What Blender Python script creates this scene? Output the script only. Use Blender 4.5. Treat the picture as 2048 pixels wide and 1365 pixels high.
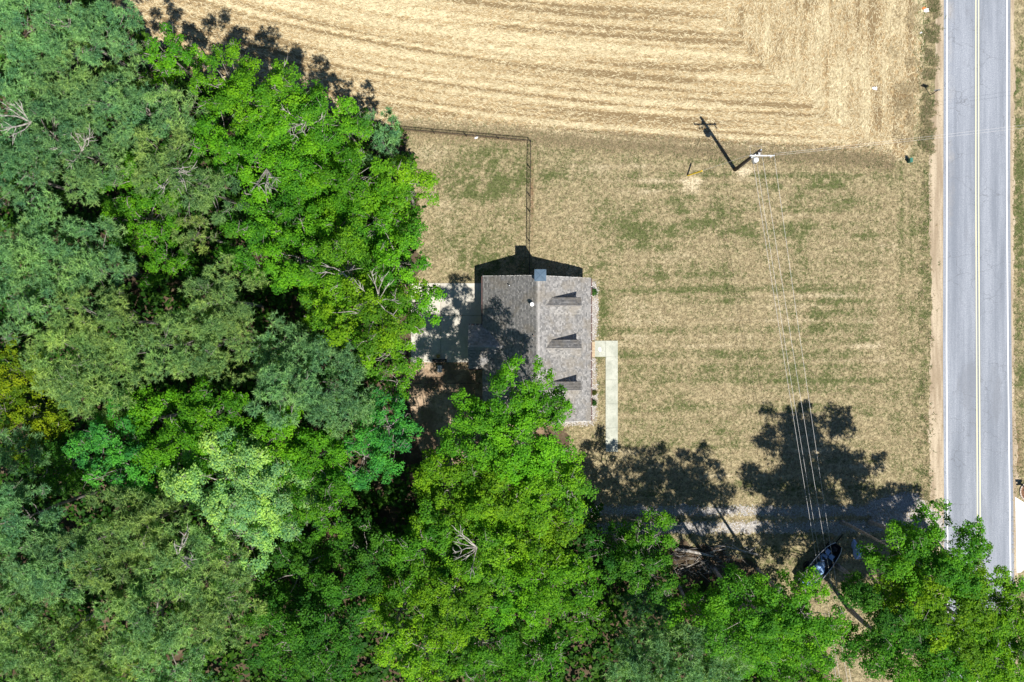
import bpy, math, random
import numpy as np
from mathutils import Vector, Matrix
from mathutils.geometry import tessellate_polygon

for o in list(bpy.data.objects):
    bpy.data.objects.remove(o)
scn = bpy.context.scene
C = scn.collection
RAD = math.radians

# ------------------------------------------------------------------ camera, sky, sun, exposure
S = 0.05            # metres per photo pixel on the ground
H = 110.0           # flying height of the drone
cam = bpy.data.cameras.new('camera')
cam.sensor_width = 36.0
cam.lens = 36.0 * H / (2048 * S)
cam.clip_start = 1.0
cam.clip_end = 4000.0
cam_o = bpy.data.objects.new('camera', cam)
cam_o.location = (0, 0, H)
C.objects.link(cam_o)
scn.camera = cam_o

SUN = Vector((0.302, -0.461, 1.0)).normalized()
world = bpy.data.worlds.new('World')
scn.world = world
world.use_nodes = True
wn = world.node_tree
bg = wn.nodes['Background']
sky = wn.nodes.new('ShaderNodeTexSky')
sky.sky_type = 'NISHITA'
sky.sun_disc = False
sky.sun_elevation = math.asin(SUN.z)
sky.sun_rotation = math.atan2(SUN.x, SUN.y)
wn.links.new(sky.outputs[0], bg.inputs[0])
sky.ozone_density = 6.0
sky.altitude = 1500
sky.dust_density = 0.4
bg.inputs[1].default_value = 0.062
sun = bpy.data.lights.new('sun', 'SUN')
sun.energy = 5.0
sun.angle = RAD(0.5)
sun.color = (1.0, 0.955, 0.88)
sun_o = bpy.data.objects.new('sun', sun)
sun_o.rotation_euler = (-SUN).to_track_quat('-Z', 'Y').to_euler()
sun_o.location = SUN * 200
C.objects.link(sun_o)
scn.view_settings.view_transform = 'Standard'
scn.view_settings.look = 'None'
scn.view_settings.gamma = 1.0
scn.view_settings.exposure = 0.55
scn.view_settings.use_curve_mapping = False
scn.cycles.max_bounces = 6

# ------------------------------------------------------------------ helpers
def at(px, py, z=0.0):
    k = S * (1 - z / H)
    return ((px - 1024) * k, (682.5 - py) * k, z)

def tag(o, label=None, cat=None, group=None, kind=None):
    if label: o['label'] = label
    if cat: o['category'] = cat
    if group: o['group'] = group
    if kind: o['kind'] = kind
    return o

def empty(name, loc=(0, 0, 0), rz=0.0, label=None, cat=None, group=None):
    o = bpy.data.objects.new(name, None)
    o.location = loc
    o.rotation_euler = (0, 0, rz)
    o.empty_display_size = 0.2
    C.objects.link(o)
    return tag(o, label, cat, group)

def link(name, me, parent=None):
    o = bpy.data.objects.new(name, me)
    C.objects.link(o)
    if parent is not None: o.parent = parent
    return o

def np_mesh(name, V, F, mat, attrs=None):
    V = np.ascontiguousarray(V, dtype=np.float32)
    F = np.ascontiguousarray(F, dtype=np.int32)
    me = bpy.data.meshes.new(name)
    me.vertices.add(len(V)); me.vertices.foreach_set('co', V.ravel())
    n, k = F.shape
    me.loops.add(n * k); me.loops.foreach_set('vertex_index', F.ravel())
    me.polygons.add(n); me.polygons.foreach_set('loop_start', np.arange(n, dtype=np.int32) * k)
    me.update(calc_edges=True)
    for a, (dom, val) in (attrs or {}).items():
        at_ = me.attributes.new(a, 'FLOAT', dom)
        at_.data.foreach_set('value', np.ascontiguousarray(val, dtype=np.float32))
    me.materials.append(mat)
    return me

class MB:
    """collects boxes, tubes and polygons into one mesh"""
    def __init__(s): s.v = []; s.f = []
    def add(s, vs, fs):
        b = len(s.v); s.v += [tuple(p) for p in vs]; s.f += [tuple(i + b for i in f) for f in fs]
        return s
    def box(s, lo, hi):
        x0, y0, z0 = lo; x1, y1, z1 = hi
        return s.add([(x0,y0,z0),(x1,y0,z0),(x1,y1,z0),(x0,y1,z0),(x0,y0,z1),(x1,y0,z1),(x1,y1,z1),(x0,y1,z1)],
              [(0,3,2,1),(4,5,6,7),(0,1,5,4),(1,2,6,5),(2,3,7,6),(3,0,4,7)])
    def tube(s, pts, rads, n=8, cap=True):
        pts = [Vector(p) for p in pts]
        if not hasattr(rads, '__len__'): rads = [rads] * len(pts)
        rings = []
        ref = None
        for i, p in enumerate(pts):
            d = (pts[min(i+1, len(pts)-1)] - pts[max(i-1, 0)])
            d = d.normalized() if d.length > 1e-9 else Vector((0, 0, 1))
            if ref is None or abs(ref.dot(d)) > .98:
                ref = Vector((1, 0, 0)) if abs(d.x) < .8 else Vector((0, 1, 0))
            u = d.cross(ref).normalized(); w = d.cross(u)
            rings.append([p + (u * math.cos(a) + w * math.sin(a)) * rads[i] for a in (2*math.pi*k/n for k in range(n))])
        vs = [q for r in rings for q in r]; fs = []
        for i in range(len(pts) - 1):
            for k in range(n):
                k2 = (k + 1) % n
                fs.append((i*n+k, i*n+k2, (i+1)*n+k2, (i+1)*n+k))
        if cap:
            fs.append(tuple(range(n-1, -1, -1))); fs.append(tuple(range((len(pts)-1)*n, len(pts)*n)))
        return s.add(vs, fs)
    def prism(s, poly, dz):
        """polygon (list of 3D points) pulled by vector dz"""
        n = len(poly); dz = Vector(dz)
        vs = [Vector(p) for p in poly] + [Vector(p) + dz for p in poly]
        return s.add(vs, [tuple(range(n)), tuple(range(2*n-1, n-1, -1))] + [(i, n+i, n+(i+1) % n, (i+1) % n) for i in range(n)])
    def build(s, name, mat, parent=None, smooth=False):
        me = bpy.data.meshes.new(name)
        me.from_pydata(s.v, [], s.f); me.update()
        me.materials.append(mat)
        if smooth: me.polygons.foreach_set('use_smooth', [True] * len(me.polygons))
        return link(name, me, parent)

# value noise in numpy (for layouts and ground masks)
def vnoise(x, y, seed=0):
    x = np.asarray(x, dtype=np.float64); y = np.asarray(y, dtype=np.float64)
    xi = np.floor(x).astype(np.int64); yi = np.floor(y).astype(np.int64)
    fx = x - xi; fy = y - yi
    fx = fx * fx * (3 - 2 * fx); fy = fy * fy * (3 - 2 * fy)
    def h(a, b):
        n = (a * 374761393 + b * 668265263 + seed * 974711) & 0x7fffffff
        n = ((n ^ (n >> 13)) * 1274126177) & 0x7fffffff
        return ((n ^ (n >> 16)) & 0xffff) / 65535.0
    return (h(xi, yi)*(1-fx) + h(xi+1, yi)*fx)*(1-fy) + (h(xi, yi+1)*(1-fx) + h(xi+1, yi+1)*fx)*fy

def fbm(x, y, seed=0, o=4):
    t = 0; a = .5
    for i in range(o):
        t = t + a * vnoise(x * 2**i, y * 2**i, seed + i * 7); a *= .5
    return t / (1 - .5**o)

def sstep(a, b, x):
    t = np.clip((x - a) / (b - a), 0, 1)
    return t * t * (3 - 2 * t)

def inside(px, py, poly):
    px = np.asarray(px); py = np.asarray(py)
    r = np.zeros(px.shape, bool)
    n = len(poly)
    for i in range(n):
        x0, y0 = poly[i]; x1, y1 = poly[(i+1) % n]
        if y0 == y1: continue
        c = ((y0 > py) != (y1 > py)) & (px < (x1-x0)*(py-y0)/(y1-y0)+x0)
        r ^= c
    return r

# ------------------------------------------------------------------ materials
class N:
    """small node-graph writer"""
    def __init__(s, name):
        s.m = bpy.data.materials.new(name); s.m.use_nodes = True
        s.t = s.m.node_tree; s.b = s.t.nodes['Principled BSDF']
        s.b.inputs['Roughness'].default_value = .85
        s.b.inputs['Specular IOR Level'].default_value = .2
    def n(s, typ, **kw):
        x = s.t.nodes.new(typ)
        for k, v in kw.items(): setattr(x, k, v)
        return x
    def put(s, sock, v):
        if v is None: return
        if hasattr(v, 'is_linked') or isinstance(v, bpy.types.NodeSocket): s.t.links.new(v, sock)
        elif isinstance(v, (tuple, list)) and len(v) == 3 and sock.type == 'RGBA': sock.default_value = (*v, 1)
        else: sock.default_value = v
    def pos(s): return s.n('ShaderNodeNewGeometry').outputs['Position']
    def attr(s, name): return s.n('ShaderNodeAttribute', attribute_name=name).outputs['Fac']
    def scale(s, vec, sc):
        x = s.n('ShaderNodeVectorMath', operation='MULTIPLY'); s.put(x.inputs[0], vec); x.inputs[1].default_value = sc
        return x.outputs[0]
    def noise(s, vec, scale=1, detail=4, rough=.6, dist=0):
        x = s.n('ShaderNodeTexNoise'); s.put(x.inputs['Vector'], vec)
        x.inputs['Scale'].default_value = scale; x.inputs['Detail'].default_value = detail
        x.inputs['Roughness'].default_value = rough; x.inputs['Distortion'].default_value = dist
        return x.outputs['Fac']
    def ramp(s, f, a, b, c0=0., c1=1.):
        x = s.n('ShaderNodeMapRange', interpolation_type='SMOOTHSTEP'); s.put(x.inputs['Value'], f)
        x.inputs['From Min'].default_value = a; x.inputs['From Max'].default_value = b
        x.inputs['To Min'].default_value = c0; x.inputs['To Max'].default_value = c1
        return x.outputs[0]
    def math(s, op, a, b=None):
        x = s.n('ShaderNodeMath', operation=op); s.put(x.inputs[0], a)
        if b is not None: s.put(x.inputs[1], b)
        return x.outputs[0]
    def mix(s, f, a, b, mode='MIX'):
        x = s.n('ShaderNodeMix', data_type='RGBA', blend_type=mode)
        s.put(x.inputs[0], f); s.put(x.inputs[6], a); s.put(x.inputs[7], b)
        return x.outputs[2]
    def bump(s, h, strength=.5, dist=.05):
        x = s.n('ShaderNodeBump'); s.put(x.inputs['Height'], h)
        x.inputs['Strength'].default_value = strength; x.inputs['Distance'].default_value = dist
        s.t.links.new(x.outputs[0], s.b.inputs['Normal'])
    def col(s, c): s.put(s.b.inputs['Base Color'], c); return s
    def set(s, **kw):
        for k, v in kw.items(): s.b.inputs[k.replace('_', ' ')].default_value = v
        return s

def flat(name, c, rough=.7, metal=0., var=.25, sc=6.):
    g = N(name); p = g.pos()
    f = g.noise(p, sc, 5)
    g.col(g.mix(g.ramp(f, .3, .7), tuple(x*(1-var) for x in c), tuple(min(1, x*(1+var)) for x in c)))
    g.set(Roughness=rough, Metallic=metal)
    return g.m

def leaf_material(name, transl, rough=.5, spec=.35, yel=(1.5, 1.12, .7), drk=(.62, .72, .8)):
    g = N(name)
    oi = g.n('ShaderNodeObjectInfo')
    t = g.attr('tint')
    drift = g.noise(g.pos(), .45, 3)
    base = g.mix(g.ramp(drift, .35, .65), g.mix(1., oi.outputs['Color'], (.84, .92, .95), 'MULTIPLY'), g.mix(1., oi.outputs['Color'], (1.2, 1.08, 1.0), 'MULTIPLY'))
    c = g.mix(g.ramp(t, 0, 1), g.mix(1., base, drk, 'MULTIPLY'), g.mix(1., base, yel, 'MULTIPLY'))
    g.col(c); g.set(Roughness=rough); g.b.inputs['Specular IOR Level'].default_value = spec
    tr = g.n('ShaderNodeBsdfTranslucent')
    g.put(tr.inputs[0], g.mix(1., c, (1.25, 1.25, .45), 'MULTIPLY'))
    mx = g.n('ShaderNodeMixShader'); mx.inputs[0].default_value = transl
    g.t.links.new(g.b.outputs[0], mx.inputs[1]); g.t.links.new(tr.outputs[0], mx.inputs[2])
    g.t.links.new(mx.outputs[0], g.t.nodes['Material Output'].inputs[0])
    return g.m

M = {}
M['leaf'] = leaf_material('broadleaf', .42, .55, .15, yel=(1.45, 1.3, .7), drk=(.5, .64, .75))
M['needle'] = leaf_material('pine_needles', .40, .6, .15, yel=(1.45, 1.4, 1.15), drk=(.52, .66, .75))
g = N('bark'); p = g.pos()
f = g.noise(g.scale(p, (3, 3, .8)), 3, 6)
g.col(g.mix(g.ramp(f, .3, .7), (.13, .11, .095), (.42, .39, .36))); g.bump(f, .6, .03); M['bark'] = g.m
g = N('pine_bark'); p = g.pos()
f = g.noise(g.scale(p, (3, 3, 1)), 3, 6)
g.col(g.mix(g.ramp(f, .3, .7), (.10, .085, .075), (.34, .31, .285))); g.bump(f, .6, .03); M['pinebark'] = g.m
g = N('weathered_wood'); p = g.pos()
f = g.noise(g.scale(p, (1, 1, 1)), 5, 6)
g.col(g.mix(g.ramp(f, .3, .7), (.16, .14, .12), (.5, .47, .43))); g.bump(f, .5, .02); M['deadwood'] = g.m

# ground
TAN = (.42, .35, .205); TAND = (.205, .17, .092); GRN = (.098, .118, .038); PALE = (.62, .53, .36)
def lawn_color(g, p, green, pale, brown):
    f1 = g.noise(p, 2.0, 6, .8); f2 = g.noise(p, 4.5, 4, .8)
    c = g.mix(g.ramp(f1, .40, .60), TAND, TAN)
    c = g.mix(g.ramp(g.math('ADD', pale, g.math('MULTIPLY', g.math('SUBTRACT', f1, .5), .8)), .35, .95), c, PALE)
    c = g.mix(g.ramp(g.math('ADD', brown, g.math('MULTIPLY', g.math('SUBTRACT', f1, .5), .8)), .35, 1.), c, (.20, .125, .07))
    gm = g.math('ADD', green, g.math('MULTIPLY', g.math('SUBTRACT', g.noise(p, 2.6, 6, .85), .5), 3.4))
    c = g.mix(g.ramp(gm, .36, .95), c, GRN)
    c = g.mix(g.ramp(f2, .36, .54, 1., 0.), c, g.mix(1., c, (.42, .42, .42), 'MULTIPLY'))
    return c, g.math('ADD', f1, f2)
g = N('lawn_turf'); p = g.pos()
c, h = lawn_color(g, p, g.attr('green'), g.attr('pale'), g.attr('brown'))
g.col(c); g.bump(h, .7, .10); M['lawn'] = g.m
g = N('open_country'); p = g.pos()
f = g.noise(p, .02, 6); c = g.mix(g.ramp(f, .42, .58), (.16, .15, .06), (.30, .25, .13)); f2 = g.noise(p, 2, 5)
g.col(g.mix(g.ramp(f2, .3, .6, .5, 0), c, (.1, .09, .04))); M['country'] = g.m
def blade_mat(name, a, b, grn):
    g = N(name); t = g.attr('tint'); gr = g.attr('green')
    c = g.mix(t, a, b); c = g.mix(gr, c, grn); g.col(c)
    tr = g.n('ShaderNodeBsdfTranslucent'); g.put(tr.inputs[0], c)
    mx = g.n('ShaderNodeMixShader'); mx.inputs[0].default_value = .25
    g.t.links.new(g.b.outputs[0], mx.inputs[1]); g.t.links.new(tr.outputs[0], mx.inputs[2])
    g.t.links.new(mx.outputs[0], g.t.nodes['Material Output'].inputs[0])
    return g.m
M['blade'] = blade_mat('dry_grass_blades', (.22, .17, .09), (.58, .48, .30), (.085, .125, .03))
M['straw'] = blade_mat('cut_straw', (.31, .225, .11), (.79, .70, .47), (.10, .15, .04))
M['weed'] = blade_mat('edge_weeds', (.25, .195, .115), (.56, .46, .29), (.085, .14, .035))
g = N('stubble_soil'); p = g.pos()
row = g.attr('row')
f1 = g.noise(p, 3.5, 6, .75); f2 = g.noise(p, .25, 3)
c = g.mix(g.ramp(f1, .35, .65), (.26, .18, .09), (.46, .345, .185))
c = g.mix(g.ramp(g.math('ADD', row, g.math('MULTIPLY', g.math('SUBTRACT', f1, .5), .7)), .55, .85), c, (.66, .575, .38))
c = g.mix(g.ramp(g.math('ADD', row, g.math('MULTIPLY', g.math('SUBTRACT', f1, .5), .7)), .15, .42, .75, 0), c, (.17, .12, .06))
g.col(c); g.bump(f1, .8, .12); M['field'] = g.m
g = N('leaf_litter'); p = g.pos()
f1 = g.noise(p, 1.6, 6, .7); f2 = g.noise(p, .3, 4); f3 = g.noise(p, 8, 3, .8)
c = g.mix(g.ramp(f2, .4, .62), (.06, .05, .03), (.165, .13, .08))
c = g.mix(g.ramp(f1, .4, .65, .8, 0), c, (.09, .055, .035)); c = g.mix(g.ramp(f3, .3, .5, .6, 0), c, (.06, .045, .03))
g.col(c); g.bump(g.math('ADD', f1, f3), .8, .1); M['litter'] = g.m
g = N('asphalt'); p = g.pos()
f1 = g.noise(p, 14, 3, .8); f2 = g.noise(g.scale(p, (1.0, .05, 1)), 1, 6, .65); f3 = g.noise(p, .25, 5)
c = g.mix(g.ramp(f2, .35, .65), (.20, .22, .255), (.325, .348, .392))
c = g.mix(g.ramp(f1, .3, .62, .8, 0), c, (.15, .17, .205))
c = g.mix(g.ramp(f1, .58, .75, 0, .6), c, (.48, .50, .54))
wv = g.n('ShaderNodeTexVoronoi', feature='DISTANCE_TO_EDGE'); 
wp = g.n('ShaderNodeVectorMath', operation='ADD'); g.put(wp.inputs[0], g.scale(p, (1.0, 1.35, 1)))
nz = g.n('ShaderNodeTexNoise'); g.put(nz.inputs['Vector'], p); nz.inputs['Scale'].default_value = 1.5
g.t.links.new(nz.outputs['Color'], wp.inputs[1]); g.put(wv.inputs['Vector'], wp.outputs[0]); wv.inputs['Scale'].default_value = .38
cr = g.math('MULTIPLY', g.ramp(wv.outputs['Distance'], .004, .016, 1, 0), g.ramp(g.noise(p, .22, 3), .42, .58))
c = g.mix(g.math('MULTIPLY', cr, .42), c, (.10, .105, .115))
c = g.mix(g.ramp(g.noise(g.scale(p, (.9, .22, 1)), .5, 4), .58, .66, 0, .35), c, (.17, .18, .20))
du = g.attr('dust')
c = g.mix(g.math('MULTIPLY', g.ramp(g.math('ADD', du, g.math('MULTIPLY', g.math('SUBTRACT', f3, .5), 1.2)), .45, 1.), .65), c, (.46, .40, .32))
g.col(c); g.bump(f1, .35, .01); M['asphalt'] = g.m
def paint(name, colr):
    g = N(name); p = g.pos(); f = g.noise(p, 7, 5, .75)
    g.col(g.mix(g.ramp(f, .28, .46, .55, 0), colr, (.38, .38, .38))); g.set(Roughness=.6); return g.m
M['white_paint'] = paint('white_road_paint', (.86, .86, .84)); M['yellow_paint'] = paint('yellow_road_paint', (.78, .72, .44))
g = N('shoulder_dirt'); p = g.pos()
f1 = g.noise(p, 6, 5, .75); f2 = g.noise(g.scale(p, (1.8, .15, 1)), 1, 4); f3 = g.noise(p, .5, 4)
c = g.mix(g.ramp(f2, .35, .65), (.30, .235, .16), (.47, .39, .28)); c = g.mix(g.ramp(f1, .33, .5, .7, 0), c, (.20, .16, .11))
c = g.mix(g.ramp(f3, .62, .75, 0, .6), c, (.17, .13, .06))
g.col(c); g.bump(f1, .5, .04); M['shoulder'] = g.m
g = N('gravel_bed'); p = g.pos()
f1 = g.noise(p, 10, 4, .85); f2 = g.noise(p, .6, 4)
c = g.mix(g.ramp(f1, .36, .62), (.16, .14, .12), (.46, .43, .40)); c = g.mix(g.ramp(f2, .42, .62, 0, .85), c, (.28, .22, .13))
g.col(c); g.bump(f1, .9, .05); M['gravel'] = g.m
g = N('gravel_stones'); r_ = g.n('ShaderNodeNewGeometry').outputs['Random Per Island']
g.col(g.mix(r_, (.17, .155, .145), (.56, .545, .53))); M['stone'] = g.m
def concrete(name, a, b, sc=1.0):
    g = N(name); p = g.pos()
    f1 = g.noise(p, 5*sc, 5, .8); f2 = g.noise(p, .9*sc, 6, .7); f3 = g.noise(p, .22, 3)
    c = g.mix(g.ramp(f2, .35, .65), a, b); c = g.mix(g.ramp(f1, .3, .5, .5, 0), c, tuple(x*.5 for x in a))
    c = g.mix(g.ramp(f3, .5, .65, 0, .3), c, tuple(x*.75 for x in a))
    g.col(c); g.bump(f1, .25, .02); return g.m
M['walk'] = concrete('pale_concrete', (.36, .375, .315), (.48, .49, .42))
M['patio'] = concrete('patio_concrete', (.46, .43, .37), (.58, .55, .48))
M['drive_conc'] = concrete('new_concrete', (.74, .71, .66), (.84, .82, .78))
g = N('asphalt_shingle'); r_ = g.attr('tint'); p = g.pos(); f = g.noise(p, 12, 3, .8); f2 = g.noise(p, .6, 4)
c = g.mix(r_, (.175, .175, .175), (.43, .415, .40)); c = g.mix(g.ramp(f, .35, .6, .4, 0), c, (.12, .11, .10))
c = g.mix(g.ramp(f2, .46, .64, 0, .5), c, (.25, .215, .165))
g.col(c); M['shingle'] = g.m
M['roofdeck'] = flat('roof_felt', (.24, .225, .21), .9)
M['siding'] = flat('cream_siding', (.58, .54, .46), .7, var=.06)
M['trim'] = flat('white_trim', (.75, .74, .71), .5, var=.05)
M['gutter'] = flat('maroon_gutter', (.10, .055, .05), .45, var=.2)
M['capmetal'] = flat('slate_blue_metal', (.075, .12, .17), .55, 0., var=.12, sc=3)
M['whitepipe'] = flat('white_pipe', (.82, .82, .82), .4, var=.04)
M['glass'] = flat('window_glass', (.03, .04, .05), .08, var=.1)
M['door'] = flat('dark_red_door', (.16, .04, .035), .5)
M['step'] = flat('tan_timber', (.42, .33, .22), .8)
M['blackmetal'] = flat('black_coated_metal', (.022, .02, .02), .5, .3)
M['darkrust'] = flat('dark_wire', (.15, .08, .055), .7)
M['pole'] = flat('creosoted_pole', (.065, .055, .05), .9, var=.35, sc=3)
M['greytimber'] = flat('bleached_timber', (.70, .68, .66), .8, var=.12)
M['galv'] = flat('galvanised_metal', (.55, .57, .60), .4, .6, var=.1)
M['lightgrey'] = flat('pale_grey_enamel', (.72, .74, .76), .35, var=.06)
M['porcelain'] = flat('porcelain', (.68, .72, .76), .2, var=.08)
M['yellow'] = flat('yellow_plastic', (.72, .50, .03), .5, var=.1)
M['wire'] = flat('weathered_aluminium_wire', (.66, .64, .62), .5, .0, var=.05)
M['green_box'] = flat('green_enamel', (.04, .16, .12), .45)
M['signback'] = flat('sign_aluminium', (.34, .36, .38), .5, .4, var=.1)
M['signface'] = flat('sign_yellow', (.75, .48, .02), .4, var=.05)
M['litterwhite'] = flat('white_plastic', (.85, .85, .86), .5, var=.04)
M['orange'] = flat('orange_plastic', (.7, .22, .06), .5)
M['mailbox'] = flat('dark_mailbox', (.03, .035, .06), .4)
M['brickpale'] = flat('pale_paver', (.50, .42, .36), .85, var=.2)
M['soil'] = flat('dark_mulch', (.16, .085, .05), .95, var=.4)
M['hull'] = flat('black_gelcoat', (.02, .022, .028), .5)
M['tarp'] = flat('blue_grey_tarp', (.30, .46, .72), .45, var=.25, sc=2)
M['tarp2'] = flat('faded_blue_cloth', (.36, .48, .74), .6, var=.2, sc=2)
M['seat'] = flat('grey_vinyl', (.45, .48, .52), .5)
M['chrome'] = flat('bright_rail', (.55, .56, .58), .4, .5, var=.1)
M['rubber'] = flat('tyre_rubber', (.02, .02, .02), .8)
M['acgrey'] = flat('ac_grey', (.30, .33, .35), .5)

# ------------------------------------------------------------------ ground layout (photo pixels on the ground plane)
FOREST = [(-420, -260), (60, -160), (250, 40), (420, 160), (560, 205), (700, 235), (806, 268), (815, 300), (838, 420), (842, 560),
          (824, 570), (822, 728), (962, 742), (962, 836), (1100, 852), (1140, 872), (1130, 930), (1150, 990), (1190, 1004), (1200, 1078), (1350, 1082),
          (1425, 1092), (1500, 1122), (1550, 1175), (1600, 1240), (1650, 1330), (1700, 1700), (-420, 1700)]
FIELD = [(60, -420), (60, -160), (250, 40), (420, 160), (560, 205), (700, 235), (790, 250), (930, 258), (1060, 272), (1180, 279),
         (1330, 290), (1480, 302), (1620, 310), (1740, 314), (1775, 325), (1815, 318), (1835, 250), (1848, 120), (1852, 0), (1852, -420)]
def field_lines(px):
    return -0.36 * 650 * np.exp(-(np.asarray(px, float) - 300) / 650)
def field_slope(px):
    return .36 * np.exp(-(np.asarray(px, float) - 300) / 650)
def head_mix(px, py):
    """1 on the headland by the road, 0 on the long rows"""
    b = 1490 + np.clip(py - 95, 0, 400) * 1.25 + (fbm(px/30., py/26., 31) - .5) * 160
    return sstep(-25, 25, px - b)
def field_row(px, py):
    v = (py - field_lines(px)); 
    a = fbm(v / 24., px / 900., 3, 2); b_ = fbm(v / 6.5, px / 260., 5, 2)
    band = np.clip((a - .5) * .9 + (b_ - .5) * 1.6 + .49 + .20*np.sin(v*2*np.pi/19. + (vnoise(v/40., px/500., 8)-.5)*3) - .45*sstep(.90, .98, np.sin(v*2*np.pi/62.)), 0, 1)
    hd = np.clip((fbm(px / 13., py / 190., 9, 3) - .5) * 1.5 + .52 + (fbm(px/40., py/40., 12) - .5) * .9, 0, 1)
    m = head_mix(px, py)
    return band * (1 - m) + hd * m

GREEN_BLOBS = [(965, 320, 45, 30, .5), (1000, 345, 50, 40, .55), (960, 370, 60, 30, .6), (930, 380, 40, 40, .45), (1010, 400, 40, 40, .5), (980, 420, 40, 25, .45),
    (900, 330, 30, 30, .25), (940, 450, 60, 30, .25), (930, 500, 60, 40, .3), (980, 520, 60, 30, .35), (1000, 530, 50, 30, .35),
    (1085, 360, 30, 25, .45), (1120, 400, 40, 60, .3), (1120, 380, 12, 30, .4), (1185, 545, 22, 24, .75), (1205, 620, 8, 60, .7), (1203, 640, 10, 22, .5),
    (1200, 725, 14, 14, .7), (1202, 780, 12, 30, .6), (1240, 440, 60, 40, .35), (1265, 480, 60, 60, .4), (1320, 390, 40, 25, .25), (1410, 420, 80, 40, .5),
    (1380, 440, 50, 40, .35), (1470, 450, 60, 40, .35), (1560, 400, 60, 60, .35), (1511, 352, 8, 8, .9), (1552, 350, 6, 6, .6), (1290, 560, 60, 40, .25), (1350, 560, 70, 40, .3),
    (1475, 600, 30, 25, .35), (1430, 540, 60, 40, .25), (1560, 500, 90, 60, .3), (1640, 450, 70, 70, .25), (1280, 310, 80, 18, .35), (1180, 300, 60, 16, .3), (1620, 365, 90, 18, .4),
    (1600, 340, 30, 12, .35), (1700, 380, 60, 30, .3), (1842, 600, 12, 160, .55), (1838, 840, 14, 160, .5), (1846, 420, 10, 90, .35), (1836, 960, 16, 40, .4),
    (1720, 650, 60, 80, .2), (1600, 650, 120, 60, .22), (1500, 720, 120, 50, .2), (1330, 800, 80, 60, .22), (1300, 900, 80, 40, .3), (1650, 780, 90, 50, .2),
    (1190, 870, 40, 20, .35), (1260, 850, 20, 60, .3), (2036, 120, 14, 300, .75), (2040, 480, 12, 240, .65), (2044, 780, 12, 60, .35), (1590, 1140, 60, 60, .25),
    (1450, 900, 80, 60, .25), (1750, 900, 60, 60, .25), (870, 530, 40, 30, .2), (1270, 750, 40, 60, .15)]
PALE_BLOBS = [(1480, 348, 20, 9, .9), (1384, 358, 20, 14, .9), (1390, 372, 28, 10, .5), (1500, 345, 18, 10, .45), (860, 300, 40, 30, .45), (870, 440, 30, 60, .15), (900, 470, 60, 60, .15),
    (1085, 290, 22, 18, .35), (1160, 330, 60, 30, .35), (1150, 480, 50, 80, .3), (1260, 640, 50, 60, .3), (1770, 600, 50, 200, .18), (1540, 1040, 120, 26, .25), (1720, 1300, 50, 60, .25),
    (900, 420, 40, 30, .1), (1290, 690, 60, 60, .2), (1640, 560, 120, 60, .12)]
BROWN_BLOBS = [(1064, 350, 3, 80, .8), (1066, 460, 3, 60, .9), (1075, 276, 20, 12, .4), (1240, 286, 90, 9, .5), (1400, 296, 90, 9, .45), (1560, 312, 80, 9, .4), (950, 262, 110, 9, .35), (1700, 322, 60, 9, .4),
    (1190, 600, 9, 40, .5), (1190, 770, 8, 60, .5), (1820, 300, 20, 30, .4), (1450, 620, 120, 20, .2), (2036, 900, 14, 60, .7), (1130, 850, 40, 8, .3), (1250, 690, 12, 60, .25)]
def blobs(px, py, L):
    t = np.zeros_like(px, dtype=float)
    for x, y, rx, ry, a in L:
        t += a * np.exp(-((px - x)/rx)**2 - ((py - y)/ry)**2)
    return t
def lawn_masks(px, py):
    stripes = ((vnoise(py / 13., px / 700., 41) - .5) + (vnoise(py / 5., px / 160., 42) - .5) * .8 + np.sin(py*2*np.pi/26. + (vnoise(px/300., py/60., 45)-.5)*2.5)*.22) * .62 * sstep(1300, 1000, py) * sstep(1160, 1240, px) * sstep(1800, 1740, px)
    vst = ((vnoise(px / 12., py / 700., 43) - .5) + (vnoise(px / 5., py / 200., 44) - .5) * .7) * .5 * sstep(1720, 1790, px)
    n1 = (fbm(px / 110., py / 80., 21) - .5); n2 = fbm(px / 22., py / 22., 22) - .5
    gr = .30 + n1 * .65 + n2 * .75 + blobs(px, py, GREEN_BLOBS) * (.15 + 1.5*sstep(.3, .7, fbm(px/14., py/14., 29))) * .6 + stripes + vst
    pa = .18 + (fbm(px / 60., py / 45., 24) - .5) * .8 - stripes * .8 - vst * .6 + blobs(px, py, PALE_BLOBS)
    br = .1 + (fbm(px / 70., py / 50., 25) - .5) * .6 + stripes * .5 + blobs(px, py, BROWN_BLOBS)
    gr = gr - .8 * blobs(px, py, PALE_BLOBS[:4])
    return np.clip(gr, 0, 1), np.clip(pa, 0, 1), np.clip(br, 0, 1)

# ------------------------------------------------------------------ structure: ground sheets
def grid(name, x0, x1, y0, y1, step, z, mat, attr_fn):
    nx = int((x1-x0)/step)+1; ny = int((y1-y0)/step)+1
    X, Y = np.meshgrid(np.linspace(x0, x1, nx), np.linspace(y0, y1, ny))
    V = np.stack([X.ravel(), Y.ravel(), np.full(X.size, z)], 1)
    i = np.arange(nx*ny).reshape(ny, nx)
    F = np.stack([i[:-1,:-1].ravel(), i[:-1,1:].ravel(), i[1:,1:].ravel(), i[1:,:-1].ravel()], 1)
    at_ = {k: ('POINT', v) for k, v in attr_fn(V[:,0]/S+1024, 682.5-V[:,1]/S).items()}
    return tag(link(name, np_mesh(name, V, F, mat, at_)), kind='structure')

tag(MB().add([(-1500,-1500,-.03),(1500,-1500,-.03),(1500,1500,-.03),(-1500,1500,-.03)], [(0,1,2,3)]).build('ground', M['country']), kind='structure')
def lm(px, py):
    a, b, c = lawn_masks(px, py); return {'green': a, 'pale': b, 'brown': c}
grid('lawn', -60, 56, -40, 40, .5, 0, M['lawn'], lm)

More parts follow.
